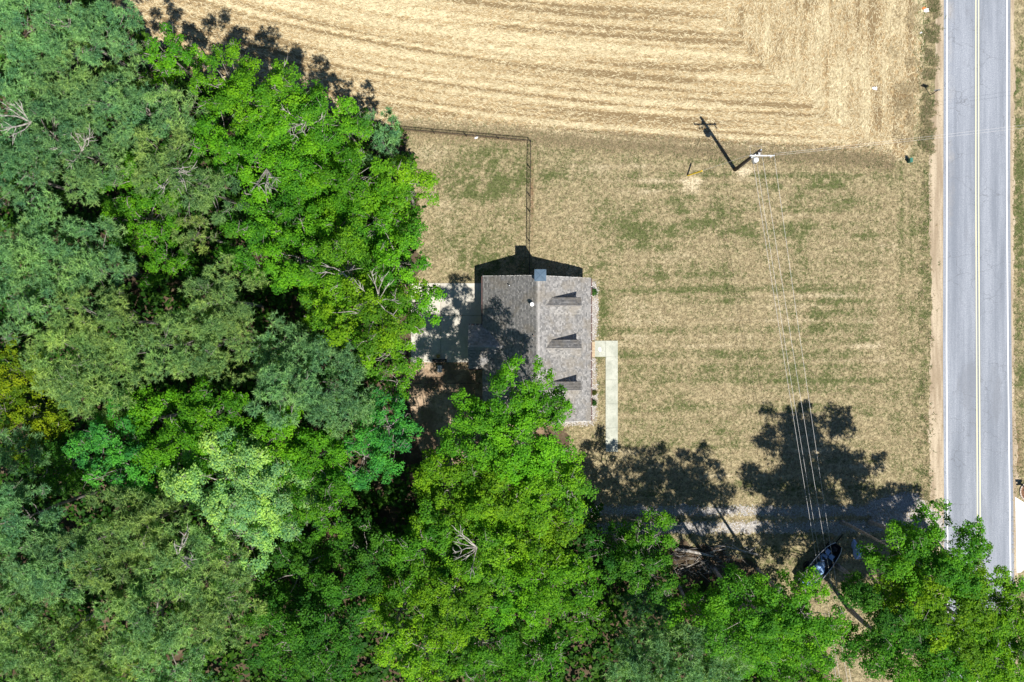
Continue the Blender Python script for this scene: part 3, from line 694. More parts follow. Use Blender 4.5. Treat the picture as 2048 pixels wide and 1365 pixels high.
# kind, x, y, radius (photo pixels as seen), height m, colour, label
TREES = [
 ('P', 36, 42, 92, 20, 'b', 'grey-green pine filling the top left corner'),
 ('P', 128, 44, 74, 20, 'b', 'second pine from the top left corner along the upper edge'),
 ('P', 208, 58, 68, 19, 'b', 'rounded pine at the top edge just left of the field shadow'),
 ('P', 250, 128, 52, 17, 'b', 'small pine left of the lone bright tree by the field'),
 ('P', 128, 140, 92, 21, 'b', 'tall pine one row below the top left corner pines'),
 ('P', 22, 205, 84, 20, 'b', 'grey pine on the left edge below the corner pine'),
 ('P', 95, 265, 86, 20, 'b', 'pine near the left edge above the dark gap with bare branches'),
 ('P', 208, 205, 80, 21, 'b', 'pine in the middle of the upper left pine stand'),
 ('P', 285, 225, 78, 19, 'b', 'blue-green pine directly left of the bright field-side trees'),
 ('P', 345, 215, 56, 18, 'b', 'narrow pine touching the bright field-side broadleaf trees'),
 ('P', 178, 315, 84, 20, 'b', 'pine with bare grey twigs above the green hollow'),
 ('P', 30, 345, 76, 19, 'b', 'pine at the left edge next to the dark gap'),
 ('P', 330, 325, 82, 20, 'o', 'olive pine with long bare limbs above the green hollow'),
 ('P', 412, 385, 62, 18, 'o', 'olive pine wedged between green hollow and bright broadleaf trees'),
 ('P', 388, 465, 42, 16, 'o', 'small pine hanging over the dark hollow'),
 ('P', 70, 500, 100, 20, 'b', 'broad grey pine on the left edge at mid height'),
 ('P', 175, 530, 92, 20, 'b', 'broad grey pine right of the left edge at mid height'),
 ('P', 40, 605, 66, 18, 'b', 'pine on the left edge just above the yellow-green shrubs'),
 ('P', 205, 640, 70, 19, 'o', 'shaded olive pine between two larger pine crowns'),
 ('P', 160, 730, 112, 20, 'o', 'big olive pine above the yellow-green thicket'),
 ('P', 345, 690, 92, 20, 'o', 'olive pine left half of the twin pine crown'),
 ('P', 440, 600, 76, 20, 'o', 'olive pine top of the twin pine crown beside the dark gap'),
 ('P', 430, 685, 82, 19, 'o', 'olive pine right half of the twin pine crown'),
 ('P', 570, 715, 78, 18, 'b', 'grey-green pine left of the big central pine'),
 ('P', 650, 765, 100, 20, 'b', 'big rounded pine in the middle, left of the back yard'),
 ('P', 560, 790, 66, 19, 'b', 'lower left lobe pine against the flowering tree'),
 ('P', 690, 835, 44, 17, 'o', 'small pine above the blue-green tree'),
 ('P', 40, 905, 54, 15, 'b', 'small pale pine standing alone on the left edge'),
 ('P', 40, 1040, 78, 19, 'b', 'dull pine on the left edge below the lone pale pine'),
 ('P', 95, 1130, 84, 19, 'b', 'grey pine in the lower left, above the shaded gap'),
 ('P', 20, 1190, 80, 19, 'b', 'pine on the left edge in the lower quarter'),
 ('P', 265, 1060, 92, 20, 'o', 'olive pine directly below the flowering tree'),
 ('P', 205, 1130, 74, 19, 'o', 'olive pine left of the largest lower pine'),
 ('P', 350, 1125, 80, 20, 'o', 'olive pine with a bare limb to its right'),
 ('P', 300, 1240, 96, 20, 'o', 'light olive pine in the lower left middle'),
 ('P', 430, 1220, 88, 20, 'o', 'yellowish pine beside the dark broadleaf thicket'),
 ('P', 75, 1300, 100, 19, 'o', 'yellowish pine in the bottom left corner'),
 ('P', 195, 1335, 86, 19, 'o', 'pine on the bottom edge right of the corner pine'),
 ('P', 345, 1345, 82, 19, 'b', 'grey pine on the bottom edge left of the dark thicket'),
 ('P', 455, 1130, 50, 17, 'o', 'shaded pine under the edge of the flowering tree'),
 ('P', 762, 272, 52, 13, 'b', 'blue-green pine at the end of the fence by the field'),
 ('P', 1385, 1325, 92, 17, 'b', 'pale grey pine on the bottom edge right of centre'),
 ('P', 1280, 1330, 74, 15, 'b', 'grey pine at the bottom edge beside the black gap'),
 ('P', 1295, 1215, 56, 11, 'd', 'dark shaded pine below the bushes by the drive'),
 ('P', 1450, 1290, 60, 16, 'b', 'grey pine touching the bright tree at the bottom edge'),
 # broadleaf trees along the field and the back yard
 ('D', 328, 100, 46, 17, 'g', 'lone bright tree beside the field shadow at upper left'),
 ('D', 385, 112, 22, 12, 'g', 'slender sparse tree standing in the field shadow'),
 ('D', 322, 165, 44, 12, 'g', 'low bright tree among pines at the upper left'),
 ('D', 455, 170, 66, 19, 'g', 'bright tree jutting highest into the field shadow'),
 ('D', 540, 205, 76, 20, 'g', 'bright green tree on the field edge, second along the shadow'),
 ('D', 625, 240, 72, 20, 'g', 'bright tree with pale twigs beside the field'),
 ('D', 690, 258, 50, 17, 'm', 'darker tree at the corner of field and fence'),
 ('D', 440, 265, 66, 17, 'g', 'bright tree bordering the blue-green pines'),
 ('D', 520, 315, 84, 18, 'g', 'large bright tree with bare pale limbs on its top'),
 ('D', 620, 335, 78, 18, 'g', 'bright tree in the thick of the field-side stand'),
 ('D', 705, 350, 66, 17, 'g', 'bright tree just below the small fence-side pine'),
 ('D', 800, 372, 60, 15, 'y', 'yellow-green tree reaching over the fenced back yard'),
 ('D', 745, 435, 74, 17, 'g', 'dense green tree left of the fenced yard'),
 ('D', 650, 440, 74, 18, 'g', 'bright tree in the middle of the broadleaf stand'),
 ('D', 545, 420, 70, 17, 'm', 'mid green tree beside the olive pine'),
 ('D', 500, 490, 66, 15, 'm', 'darker tree above the black gap in the wood'),
 ('D', 590, 515, 74, 17, 'g', 'green tree above the dark understorey opening'),
 ('D', 690, 535, 78, 18, 'y', 'yellowish tree with bare grey branches on top'),
 ('D', 790, 520, 70, 16, 'g', 'green tree bulging towards the lawn above the patio'),
 ('D', 660, 625, 66, 18, 'y', 'yellow-green tree above the big central pine'),
 ('D', 745, 630, 78, 18, 'y', 'yellow-green tree with pale limbs left of the patio'),
 ('D', 828, 605, 56, 15, 'g', 'green tree whose sprays hang over the concrete patio'),
 ('D', 775, 710, 52, 15, 'y', 'yellow-green tree hiding the left end of the patio'),
 ('D', 790, 765, 38, 13, 'g', 'small green tree at the end of the rear fence'),
 ('D', 260, 360, 66, 11, 'g', 'low leafy tree in the hollow between pines'),
 ('D', 285, 435, 62, 11, 'g', 'leafy tree in the hollow below the olive pine'),
 ('D', 330, 510, 56, 10, 'm', 'dim low tree at the bottom of the pine hollow'),
 ('D', 20, 740, 56, 11, 'u', 'yellow-green tree on the left edge below the pines'),
 ('D', 60, 830, 70, 10, 'u', 'yellowish thicket tree above the lone pale pine'),
 ('D', 130, 930, 58, 9, 'd', 'dark low tree right of the lone pale pine'),
 ('D', 205, 880, 62, 16, 't', 'blue-green tree at the left end of the flowering tree'),
 ('D', 290, 840, 72, 17, 'g', 'bright tree below the big olive pine'),
 ('D', 255, 945, 62, 16, 't', 'teal-tinted tree hanging over the dark lower gap'),
 ('D', 355, 910, 78, 17, 'g', 'green tree between teal tree and flowering tree'),
 ('D', 420, 830, 66, 17, 'g', 'bright tree filling the gap below the twin pines'),
 ('D', 450, 960, 100, 19, 'w', 'large tree whitened by blossom in the lower left'),
 ('D', 545, 1010, 88, 18, 'w', 'pale blossoming tree right of the largest white one'),
 ('D', 520, 895, 74, 18, 'g', 'green tree under the central pine, left of centre'),
 ('D', 615, 930, 78, 18, 'g', 'bright tree between flowering tree and teal tree'),
 ('D', 480, 1075, 74, 16, 'w', 'pale-leaved tree hanging below the blossom canopy'),
 ('D', 640, 1020, 62, 16, 'm', 'green tree beside the black hollow in the middle'),
 ('D', 775, 855, 62, 15, 't', 'teal-green tree left of the open dirt behind the house'),
 ('D', 725, 915, 58, 15, 't', 'teal-green tree below the small olive pine'),
 # trees over the house and along the bottom
 ('D', 1028, 785, 64, 20, 'g', 'bright tree whose top leans over the roof'),
 ('D', 1088, 805, 50, 18, 'g', 'bright branch-heavy tree covering the lowest dormer'),
 ('D', 962, 868, 74, 20, 'g', 'bright tree by the open dirt behind the house'),
 ('D', 1050, 890, 84, 20, 'g', 'big bright tree below the house'),
 ('D', 900, 985, 82, 16, 'y', 'yellow-green tree right of the black hollow'),
 ('D', 1010, 990, 84, 18, 'y', 'tall yellow-green tree in the centre of the lower stand'),
 ('D', 1110, 975, 76, 19, 'y', 'yellow-green tree facing the shaded front lawn'),
 ('D', 1085, 1070, 72, 17, 'y', 'yellow-green tree above the drive\'s hidden left end'),
 ('D', 965, 1095, 80, 18, 'y', 'yellow-green tree with a dead white branch cluster'),
 ('D', 850, 1100, 70, 16, 'm', 'mid green tree between dark thicket and yellow-green stand'),
 ('D', 900, 1195, 86, 18, 'y', 'bright yellow-green tree in the lower centre'),
 ('D', 790, 1240, 70, 16, 'y', 'yellow-green tree left of the black gap at the bottom'),
 ('D', 1010, 1200, 74, 17, 'g', 'green tree beneath the yellow-green stand, lower centre'),
 ('D', 1110, 1170, 74, 16, 'g', 'round green tree left of the shaded bushes'),
 ('D', 850, 1310, 66, 17, 'y', 'yellow-green tree on the bottom edge by the black gap'),
 ('D', 740, 1130, 70, 13, 'd', 'dull green tree in the dark thicket'),
 ('D', 600, 1150, 80, 14, 'd', 'dark green tree right of the yellowish pines'),
 ('D', 660, 1235, 78, 14, 'd', 'dark tree in the middle of the lower thicket'),
 ('D', 570, 1290, 74, 14, 'd', 'dark green tree at the bottom edge of the thicket'),
 ('D', 650, 1345, 66, 13, 'd', 'dark green tree cut by the bottom edge in the thicket'),
 ('D', 960, 1310, 74, 15, 'm', 'pale-dotted green tree on the bottom edge, centre'),
 ('D', 1075, 1325, 68, 14, 'm', 'grey-green leafy tree by the black gap at the bottom'),
 ('D', 1165, 1230, 48, 11, 'm', 'low tree tucked beside the round green tree'),
 ('D', 1312, 1088, 50, 15, 'm', 'low bush with bright tips at the drive edge'),
 ('D', 1245, 1110, 62, 13, 'd', 'dark bush in tree shade below the drive'),
 ('D', 1300, 1150, 56, 14, 'd', 'dark bush between the bright-tipped bush and shaded pine'),
 ('D', 1410, 1248, 64, 17, 'm', 'green tree below the brush pile'),
 ('D', 1515, 1238, 82, 22, 'm', 'dark green tree right of the brush pile'),
 ('D', 1560, 1258, 68, 20, 'g', 'bright tree bordering the sunlit grass left of the boat'),
 ('D', 1545, 1290, 80, 12, 'g', 'bright tree at the bottom, left of the power lines'),
 ('D', 1622, 1240, 68, 22, 'g', 'bright tree under the power lines beside the boat'),
 ('D', 1622, 1345, 54, 16, 'g', 'sparse tree on the bottom edge under the power lines'),
 # big trees by the road
 ('D', 1822, 1120, 66, 21, 'm', 'dark green tree over the gravel apron'),
 ('D', 1885, 1118, 82, 21, 'm', 'roadside tree whose tips reach over the white edge line'),
 ('D', 1795, 1215, 84, 20, 'd', 'shaded tree right of the grass gap'),
 ('D', 1890, 1215, 92, 21, 'y', 'tall yellow-green tree by the lower road'),
 ('D', 1975, 1185, 60, 18, 'y', 'yellow-green branches spreading across the lower road'),
 ('D', 2030, 1180, 26, 15, 'g', 'leafy bough near the white concrete drive'),
 ('D', 2005, 1255, 60, 17, 'y', 'yellow-green tree right of the tall one, over the lower road'),
 ('D', 1965, 1290, 58, 18, 'y', 'yellow-green tree straddling the road just above the bottom edge'),
 ('D', 1988, 1350, 58, 17, 'g', 'green tree over the road cut by the bottom edge'),
 ('D', 1815, 1310, 88, 19, 'm', 'mid green tree on the bottom edge left of the road'),
 ('D', 1935, 1325, 88, 19, 'y', 'yellow-green tree covering the road at the bottom edge'),
 ('D', 2030, 1300, 64, 17, 'y', 'tree in the bottom right corner'),
]
for idx, (kind, px_, py_, rp, ht, colk, label) in enumerate(TREES):
    r = np.random.default_rng(1000 + idx)
    R = rp * S * (1 - (ht*.78)/H) * ((1.07 if px_ < 1150 else 1.14) if kind == 'D' else 1.03)
    if ((px_ < 800 and not (py_ < 280 and px_ > 300)) or (py_ > 1100 and px_ < 1400)) and ht > 12: ht += r.uniform(-3.5, 2.0)
    Hh = R * (1.0 if kind == 'D' else .9)
    zc = ht - Hh
    x, y, _ = at(px_, py_, zc + Hh*.35)
    nm = 'pine_tree' if kind == 'P' else 'broadleaf_tree'
    t = empty(nm, (x, y, 0), 0, label, 'tree', 'pines of the wood' if kind == 'P' else 'broadleaf trees')
    if kind == 'P':
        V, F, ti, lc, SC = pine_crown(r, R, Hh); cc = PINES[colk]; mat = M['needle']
    else:
        V, F, ti, lc, SC = broadleaf_crown(r, R, Hh, 1.3 if (px_ > 1700 or 850 < px_ < 1140) else 1.2); cc = LEAF[colk]; mat = M['leaf']
    V = V + np.array([0, 0, zc]); 
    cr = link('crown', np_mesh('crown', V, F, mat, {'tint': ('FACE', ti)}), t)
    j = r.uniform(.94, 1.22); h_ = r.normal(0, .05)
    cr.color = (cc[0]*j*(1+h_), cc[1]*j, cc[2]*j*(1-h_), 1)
    tree_wood(r, zc, lc, SC, R, M['bark'] if kind == 'D' else M['pinebark'], t, 16 if kind == 'D' else 6, kind == 'P')
    if any(w_ in label for w_ in ('bare', 'dead', 'pale limbs', 'pale twigs')): dead_branches(r, R, Hh, zc, t)

# undergrowth: low leafy cover on the wood's floor
r = np.random.default_rng(77)
px = r.uniform(-60, 1700, 13000); py = r.uniform(-40, 1420, 13000)
ok = inside(px, py, FOREST) & (fbm(px/70., py/70., 61) > .22)
ok &= ~((px > 800) & (px < 975) & (py > 560) & (py < 930)) & ~((px > 950) & (px < 1200) & (py < 880) & (py > 540)) & ~((px > 1330) & (px < 1540) & (py < 1150))
px, py = px[ok][:6600], py[ok][:6600]; n = len(px)
SC = np.stack([(px-1024)*S, (682.5-py)*S, r.uniform(.3, 3.6, n)], 1)
AX = unit(np.array([0, 0, 1.]) + r.normal(0, .3, (n, 3)))
V, F, ti = spray_leaves(r, SC, AX, r.uniform(.5, 1.0, n), 12, .52, .40, r.uniform(.1, .6, n))
ug = tag(link('undergrowth', np_mesh('undergrowth', V, F, M['leaf'], {'tint': ('FACE', ti)})), kind='stuff'); ug.color = (.055, .15, .018, 1)

# ------------------------------------------------------------------ house
house = empty('house', (0, 0, 0), 0, 'single-storey house with grey shingle roof and three dormers', 'house')
zE, zR = 2.6, 5.5
xW, xR, xE = -2.88, 2.47, 7.71
yNW, yNR, yNE, yS = 6.33, 6.22, 6.12, -7.80
sE = (zR - zE)/(xE - xR); sW = (zR - zE)/(xR - xW)
zmE = lambda x: zR - (x - xR)*sE
zmW = lambda x: zR - (xR - x)*sW
rs_ = np.random.default_rng(3)

def shingles(planes, parent, exp=.15, tab=.22, lf=1.0):
    """lapped tabs on each roof plane: (origin, along, up-slope, polygon of 3D points); real lifted butts"""
    V = []; F = []; T = []
    for O, A, B, poly in planes:
        O = Vector(O); A = Vector(A).normalized(); B = Vector(B).normalized(); Nn = A.cross(B)
        if Nn.z < 0: Nn = -Nn
        uv = [((Vector(p)-O).dot(A), (Vector(p)-O).dot(B)) for p in poly]
        u0, u1 = min(p[0] for p in uv), max(p[0] for p in uv); v0, v1 = min(p[1] for p in uv), max(p[1] for p in uv)
        rows = int((v1-v0)/exp)
        for i_ in range(rows+1):
            v = v0 + i_*exp; u = u0 - rs_.uniform(0, tab)
            while u < u1:
                w = tab*rs_.uniform(.55, 1.25)
                a, b = max(u, u0), min(u+w-.012, u1); vt = min(v+exp*1.02, v1)
                if b - a > .03 and vt - v > .02 and inside(np.array([(a+b)/2]), np.array([(v+vt)/2]), uv)[0]:
                    lift = rs_.uniform(.012, .026)*lf
                    k = len(V)
                    for (uu, vv, zz) in ((a, v, lift), (b, v, lift), (b, vt, .008), (a, vt, .008), (a, v, .0), (b, v, .0)):
                        V.append(O + A*uu + B*vv + Nn*zz)
                    F += [(k, k+1, k+2, k+3), (k+4, k+5, k+1, k)]
                    t_ = float(np.clip(rs_.normal(.5, .28), 0, 1)); T += [t_, t_*.5]
                u += w
    o = link('shingles', np_mesh('shingles', np.array([tuple(v) for v in V]), np.array(F), M['shingle'], {'tint': ('FACE', np.array(T))}), parent)
    return tag(o, kind='stuff')

# walls: pentagon profile drawn along the house, plus rear wing
w = MB()
zi = .16
def zwall(x): return (zmE(x) if x > xR else zmW(x)) - zi
prof = [(xW+.4, 0), (xE-.4, 0), (xE-.4, zwall(xE-.4)), (xR, zR-zi), (xW+.4, zwall(xW+.4))]
w.prism([(a, yS+.3, b) for a, b in prof], (0, yNE-.3 - (yS+.3), 0))
aW, aN, aS, aR, zA, zAR = -4.25, 1.59, -2.71, -.56, 2.55, 3.74
pa_ = [(aS+.3, 0), (aN-.3, 0), (aN-.3, zA+.06), (aR, zAR-.12), (aS+.3, zA+.06)]
w.prism([(aW+.25, a, b) for a, b in pa_], (3.2, 0, 0))
w.build('wall', M['siding'], house)
roof = MB()
T_ = (0, 0, -.12)
PE = [(xE, yS, zE), (xE, yNE, zE), (xR, yNR, zR), (xR, yS, zR)]
PW = [(xW, yS, zE), (xR, yS, zR), (xR, yNR, zR), (xW, yNW, zE)]
xb = xR - (zR - zAR)/sW; xa = xR - (zR - zA)/sW
PAN = [(aW, aN, zA), (aW, aR, zAR), (xb, aR, zAR), (xa, aN, zA)]
PAS = [(aW, aS, zA), (xa, aS, zA), (xb, aR, zAR), (aW, aR, zAR)]
for p_ in (PE, PW): roof.prism(p_, T_)
wing = MB()
for p_ in (PAN, PAS): wing.prism(p_, T_)
wing.build('wing_roof', M['roofdeck'], house)
roof_o = roof.build('roof', M['roofdeck'], house)
shingles([((xE, yS, zE), (0, 1, 0), (xR-xE, 0, zR-zE), PE), ((xW, yS, zE), (0, 1, 0), (xR-xW, 0, zR-zE), PW),
          ((aW, aN, zA), (1, 0, 0), (0, aR-aN, zAR-zA), PAN), ((aW, aS, zA), (1, 0, 0), (0, aR-aS, zAR-zA), PAS)], roof_o)
# ridge caps
rc = MB(); y_ = yS
while y_ < yNR - .1:
    y2 = min(y_+.3, yNR); zt = zR + rs_.uniform(.035, .055)
    rc.add([(xR-.15, y_, zR-.15*sW+.035), (xR, y_, zt), (xR+.15, y_, zR-.15*sE+.035), (xR-.15, y2, zR-.15*sW+.028), (xR, y2, zt-.012), (xR+.15, y2, zR-.15*sE+.028)], [(0, 1, 4, 3), (1, 2, 5, 4)]); y_ = y2
def put_cap(mb):
    rcm = mb.build('ridge_cap', M['shingle'], roof_o); a_ = rcm.data.attributes.new('tint', 'FLOAT', 'FACE'); a_.data.foreach_set('value', rs_.uniform(.4, 1, len(rcm.data.polygons)).astype(np.float32)); tag(rcm, kind='stuff')
put_cap(rc); rc = MB()
x_ = aW
while x_ < xb - .1:
    x2 = min(x_+.3, xb); zt = zAR + rs_.uniform(.035, .055); sl = (zAR-zA)/(aN-aR)
    rc.add([(x_, aR-.14, zAR-.14*sl+.035), (x_, aR, zt), (x_, aR+.14, zAR-.14*sl+.035), (x2, aR-.14, zAR-.14*sl+.028), (x2, aR, zt-.01), (x2, aR+.14, zAR-.14*sl+.028)], [(0, 3, 4, 1), (1, 4, 5, 2)]); x_ = x2
put_cap(rc)
# chimney chase and metal cap
cx, cy = 2.68, 6.22
ch = MB().box((cx-.50, cy-.50, 0), (cx+.50, cy+.50, 5.95)).build('chimney', M['siding'], roof_o)
cap = MB().box((cx-.56, cy-.56, 5.953), (cx+.56, cy+.56, 6.05))
cap.add([(cx-.55, cy-.55, 6.052), (cx+.55, cy-.55, 6.052), (cx+.55, cy+.55, 6.052), (cx-.55, cy+.55, 6.052), (cx, cy, 6.10)], [(0,1,4),(1,2,4),(2,3,4),(3,0,4)])
for sx, sy in ((1,1),(1,-1),(-1,1),(-1,-1)): cap.tube([(cx+sx*.54, cy+sy*.54, 6.062), (cx, cy, 6.108)], .016, 4)
cap.build('chimney_cap', M['capmetal'], roof_o)
# vents
def pipe(px_, py_, zt, r0, mat, name):
    x, y, _ = at(px_, py_, zt); zb = zmW(x) - .05
    MB().tube([(x, y, zb), (x, y, zt-.06)], r0*.8, 12).tube([(x, y, zt-.12), (x, y, zt-.02), (x, y, zt)], [r0, r0, r0*.75], 14).build(name, mat, roof_o, True)
pipe(1064, 609, 5.85, .20, M['whitepipe'], 'flue'); pipe(1018.5, 571.5, 4.45, .06, M['galv'], 'vent_pipe'); pipe(1067, 672, 5.6, .05, M['darkrust'], 'vent_pipe')
# gutters with brackets, fascia
for lo, hi in (((xE+.005, yS+.02, zE-.13), (xE+.11, yNE-.02, zE-.02)), ((xW-.11, aN+.02, zE-.13), (xW-.005, yNW-.02, zE-.02)), ((aW+.02, aN+.005, zA-.13), (xa-.02, aN+.1, zA-.02)), ((aW+.02, aS-.1, zA-.13), (xa-.02, aS-.005, zA-.02))):
    MB().box(lo, hi).build('gutter', M['gutter'], house)
br_ = MB()
for k in np.arange(yS+.5, yNE, .9): br_.box((xE+.0, k, zE-.016), (xE+.115, k+.04, zE+.006))
for k in np.arange(aW+.2, xa, .45): br_.box((k, aN, zA-.016), (k+.04, aN+.105, zA+.006))
tag(br_.build('gutter_brackets', M['trim'], house), kind='stuff')
for yy_, sg in ((yNR+.02, 1), (yS-.02, -1)):
    for (x0, z0, x1, z1) in ((xW, zE, xR, zR), (xR, zR, xE, zE)):
        y0_ = (yNW if x0 == xW else yNR) if sg > 0 else yS; y1_ = (yNR if x0 == xW else yNE) if sg > 0 else yS
        MB().prism([(x0, y0_+sg*.003, z0+.012), (x1, y1_+sg*.003, z1+.012), (x1, y1_+sg*.003, z1-.16), (x0, y0_+sg*.003, z0-.16)], (0, sg*.03, 0)).build('bargeboard', M['trim'], house)
# dormers
xF, xFw = 6.64, 6.42
for yd in (3.36, -.69, -4.69):
    hw = .83; zd = zmE(3.80); zt = zmE(3.22)
    xe = xR + (zR - zd)/sE; xr = xR + (zR - zt)/sE
    d = empty('dormer', (0, 0, 0)); d.parent = house
    MB().prism([(xFw, yd-.66, zmE(xFw)-.1), (xFw, yd+.66, zmE(xFw)-.1), (xFw, yd+.66, zd+.02), (xFw, yd, zt-.10), (xFw, yd-.66, zd+.02)], (-2.6, 0, 0)).build('dormer_wall', M['siding'], d)
    DN = [(xF, yd+hw, zd), (xF, yd, zt), (xr, yd, zt), (xe, yd+hw, zd)]; DS = [(xF, yd-hw, zd), (xe, yd-hw, zd), (xr, yd, zt), (xF, yd, zt)]
    rf = MB()
    for p_ in (DN, DS): rf.prism(p_, (0, 0, -.07))
    rf.build('dormer_roof', M['roofdeck'], d)
    shingles([((xF, yd+hw, zd), (-1, 0, 0), (0, -hw, zt-zd), DN), ((xF, yd-hw, zd), (-1, 0, 0), (0, hw, zt-zd), DS)], d, lf=.45)
    MB().box((xr, yd-.05, zt+.005), (xF, yd+.05, zt+.045)).build('ridge_strip', M['roofdeck'], d)
    MB().box((xFw+.004, yd-.36, 3.55), (xFw+.03, yd+.36, 4.5)).build('window', M['glass'], d)
    for (a, b, c_, e_) in ((-.42, 3.49, .42, 3.55), (-.42, 4.5, .42, 4.56), (-.42, 3.55, -.36, 4.5), (.36, 3.55, .42, 4.5)): MB().box((xFw+.003, yd+a, b), (xFw+.05, yd+c_, e_)).build('window_frame', M['trim'], d)
# front door, front windows, step
fx = xE - .4
MB().box((fx+.003, -1.35, .2), (fx+.05, -.40, 2.15)).build('door', M['door'], house)
for yw in (3.9, 1.6, -3.6, -5.9):
    wo = MB().box((fx+.003, yw-.45, .85), (fx+.03, yw+.45, 2.1)).build('window', M['glass'], house)
    MB().box((fx+.003, yw-.52, .78), (fx+.06, yw+.52, .85)).build('window_sill', M['trim'], wo)
    MB().box((fx+.003, yw-.52, 2.1), (fx+.06, yw+.52, 2.16)).build('window_frame', M['trim'], wo)
st = MB()
for k, (x0, x1, zz) in enumerate(((7.32, 7.85, .34), (7.85, 8.28, .17))):
    st.box((x0, -1.62, 0), (x1, -.05, zz))
st.build('front_step', M['step'], house)
# rear door and window
MB().box((aW+.22, -1.1, .05), (aW+.247, -.1, 2.1)).build('door', M['trim'], house)

# ------------------------------------------------------------------ walk, patio, bed
wk = tag(empty('walkway', at(1222, 800)), kind='structure')
def slab(poly, name, parent, mat, z1):
    w_ = [Vector(at(*q, 0)) - Vector(parent.location) for q in poly][::-1]
    return MB().prism([(q.x, q.y, -.02) for q in w_], (0, 0, z1+.02)).build(name, mat, parent)
slab([(1188.5, 682), (1211, 682), (1211, 714), (1188.5, 714)], 'slab', wk, M['walk'], .05)
slab([(1211.4, 682), (1235.5, 682), (1235.5, 714), (1211.4, 714)], 'slab', wk, M['walk'], .05)
for a, b in ((714.3, 760), (760.3, 808), (808.3, 856), (856.3, 904)):
    slab([(1211.4, a), (1235.5, a), (1235.5, b), (1211.4, b)], 'slab', wk, M['walk'], .05)
MB().add([at(1198, 694, .055), at(1202, 696, .055), at(1203, 703, .055), at(1199, 704, .055), at(1196, 699, .055)][::-1], [(0,1,2,3,4)]).build('pale_patch', M['drive_conc'], wk).location = -wk.location
pt = tag(empty('patio', at(890, 640)), kind='structure')
for poly in ([(822, 567), (881.4, 567), (881.4, 631), (822, 631)], [(882.2, 567), (967, 567), (967, 631), (882.2, 631)], [(822, 631.8), (881.4, 631.8), (881.4, 725), (822, 725)], [(882.2, 631.8), (967, 631.8), (967, 725), (882.2, 725)]):
    slab(poly, 'slab', pt, M['patio'], .08)
BED1 = [(1180, 560), (1190, 566), (1195, 580), (1196, 620), (1194, 660), (1190, 680), (1180, 680)]
BED2 = [(1180, 716), (1191, 716), (1193, 760), (1195, 790), (1191, 830), (1186, 850), (1120, 852), (1120, 838), (1180, 838)]
sheet('gravel_bed', BED1, .006, M['gravel'], .05, 20); sheet('gravel_bed', BED2, .006, M['gravel'], .05, 21)
stones('bed_pebbles', [BED1, BED2], [900, 1100], .06, .008)
def shrub(px_, py_, R, hh, colr, label):
    r = np.random.default_rng(int(px_*7+py_)); x, y, _ = at(px_, py_)
    t = empty('shrub', (x, y, 0), 0, label, 'shrub', 'small shrubs in the front bed')
    n = 26; dd = rand_dirs(r, n, -.1); SC = dd*np.array([R, R, hh*.6])*r.uniform(.6, 1, n)[:, None] + np.array([0, 0, hh*.45])
    V, F, ti = spray_leaves(r, SC, unit(dd+np.array([0, 0, .5])), np.full(n, R*.35), 20, .11, .07, r.uniform(.2, .8, n))
    c_ = link('foliage', np_mesh('foliage', V, F, M['leaf'], {'tint': ('FACE', ti)}), t); c_.color = (*colr, 1)
    MB().tube([(0, 0, -.02), (0, 0, hh*.5)], [.03, .015], 6).build('stem', M['bark'], t)
shrub(1187, 586, .42, .7, (.06, .16, .03), 'round green shrub by the upper end of the house front')
shrub(1187, 806, .30, .5, (.05, .12, .03), 'dark little shrub below the walkway in the front bed')
shrub(1188, 786, .20, .35, (.12, .13, .03), 'tiny yellowish shrub just above the dark little one')

# items behind the house
x, y, _ = at(880, 738)
ac = empty('air_conditioner', (x, y, 0), 0, 'grey box unit on the dirt below the patio', 'air conditioner')
MB().box((-.22, -.36, 0), (.22, .36, .06)).build('pad', M['walk'], ac)
MB().box((-.20, -.33, .062), (.20, .33, .72)).build('casing', M['acgrey'], ac)
gl = MB()
for k in range(7): gl.box((-.17, -.29+k*.09, .725), (.17, -.26+k*.09, .745))
gl.build('top_grille', M['galv'], ac)
x, y, _ = at(879, 721.5, .45)
bn = empty('bench', (x, y, .08), 0, 'narrow dark bench on the lower edge of the patio', 'bench')
for k in range(3): MB().box((-.72, -.16+k*.11, .42), (.72, -.07+k*.11, .45)).build('slat', M['blackmetal'], bn)
for sx in (-.6, .6): MB().box((sx-.03, -.15, 0), (sx+.03, .15, .418)).build('leg', M['blackmetal'], bn)
x, y, _ = at(877, 713)
pot = empty('flower_pot', (x, y, .08), 0, 'small reddish pot with a pale plant on the patio', 'plant pot')
MB().tube([(0, 0, 0), (0, 0, .3), (0, 0, .32)], [.12, .18, .19], 12).build('pot', flat('terracotta', (.38, .13, .08), .8), pot)
r = np.random.default_rng(8); dd = rand_dirs(r, 8, .1)
V, F, ti = spray_leaves(r, dd*.16+np.array([0, 0, .42]), dd, np.full(8, .12), 12, .1, .06, r.uniform(.3, 1, 8))
pl = link('plant', np_mesh('plant', V, F, M['leaf'], {'tint': ('FACE', ti)}), pot); pl.color = (.3, .38, .25, 1)

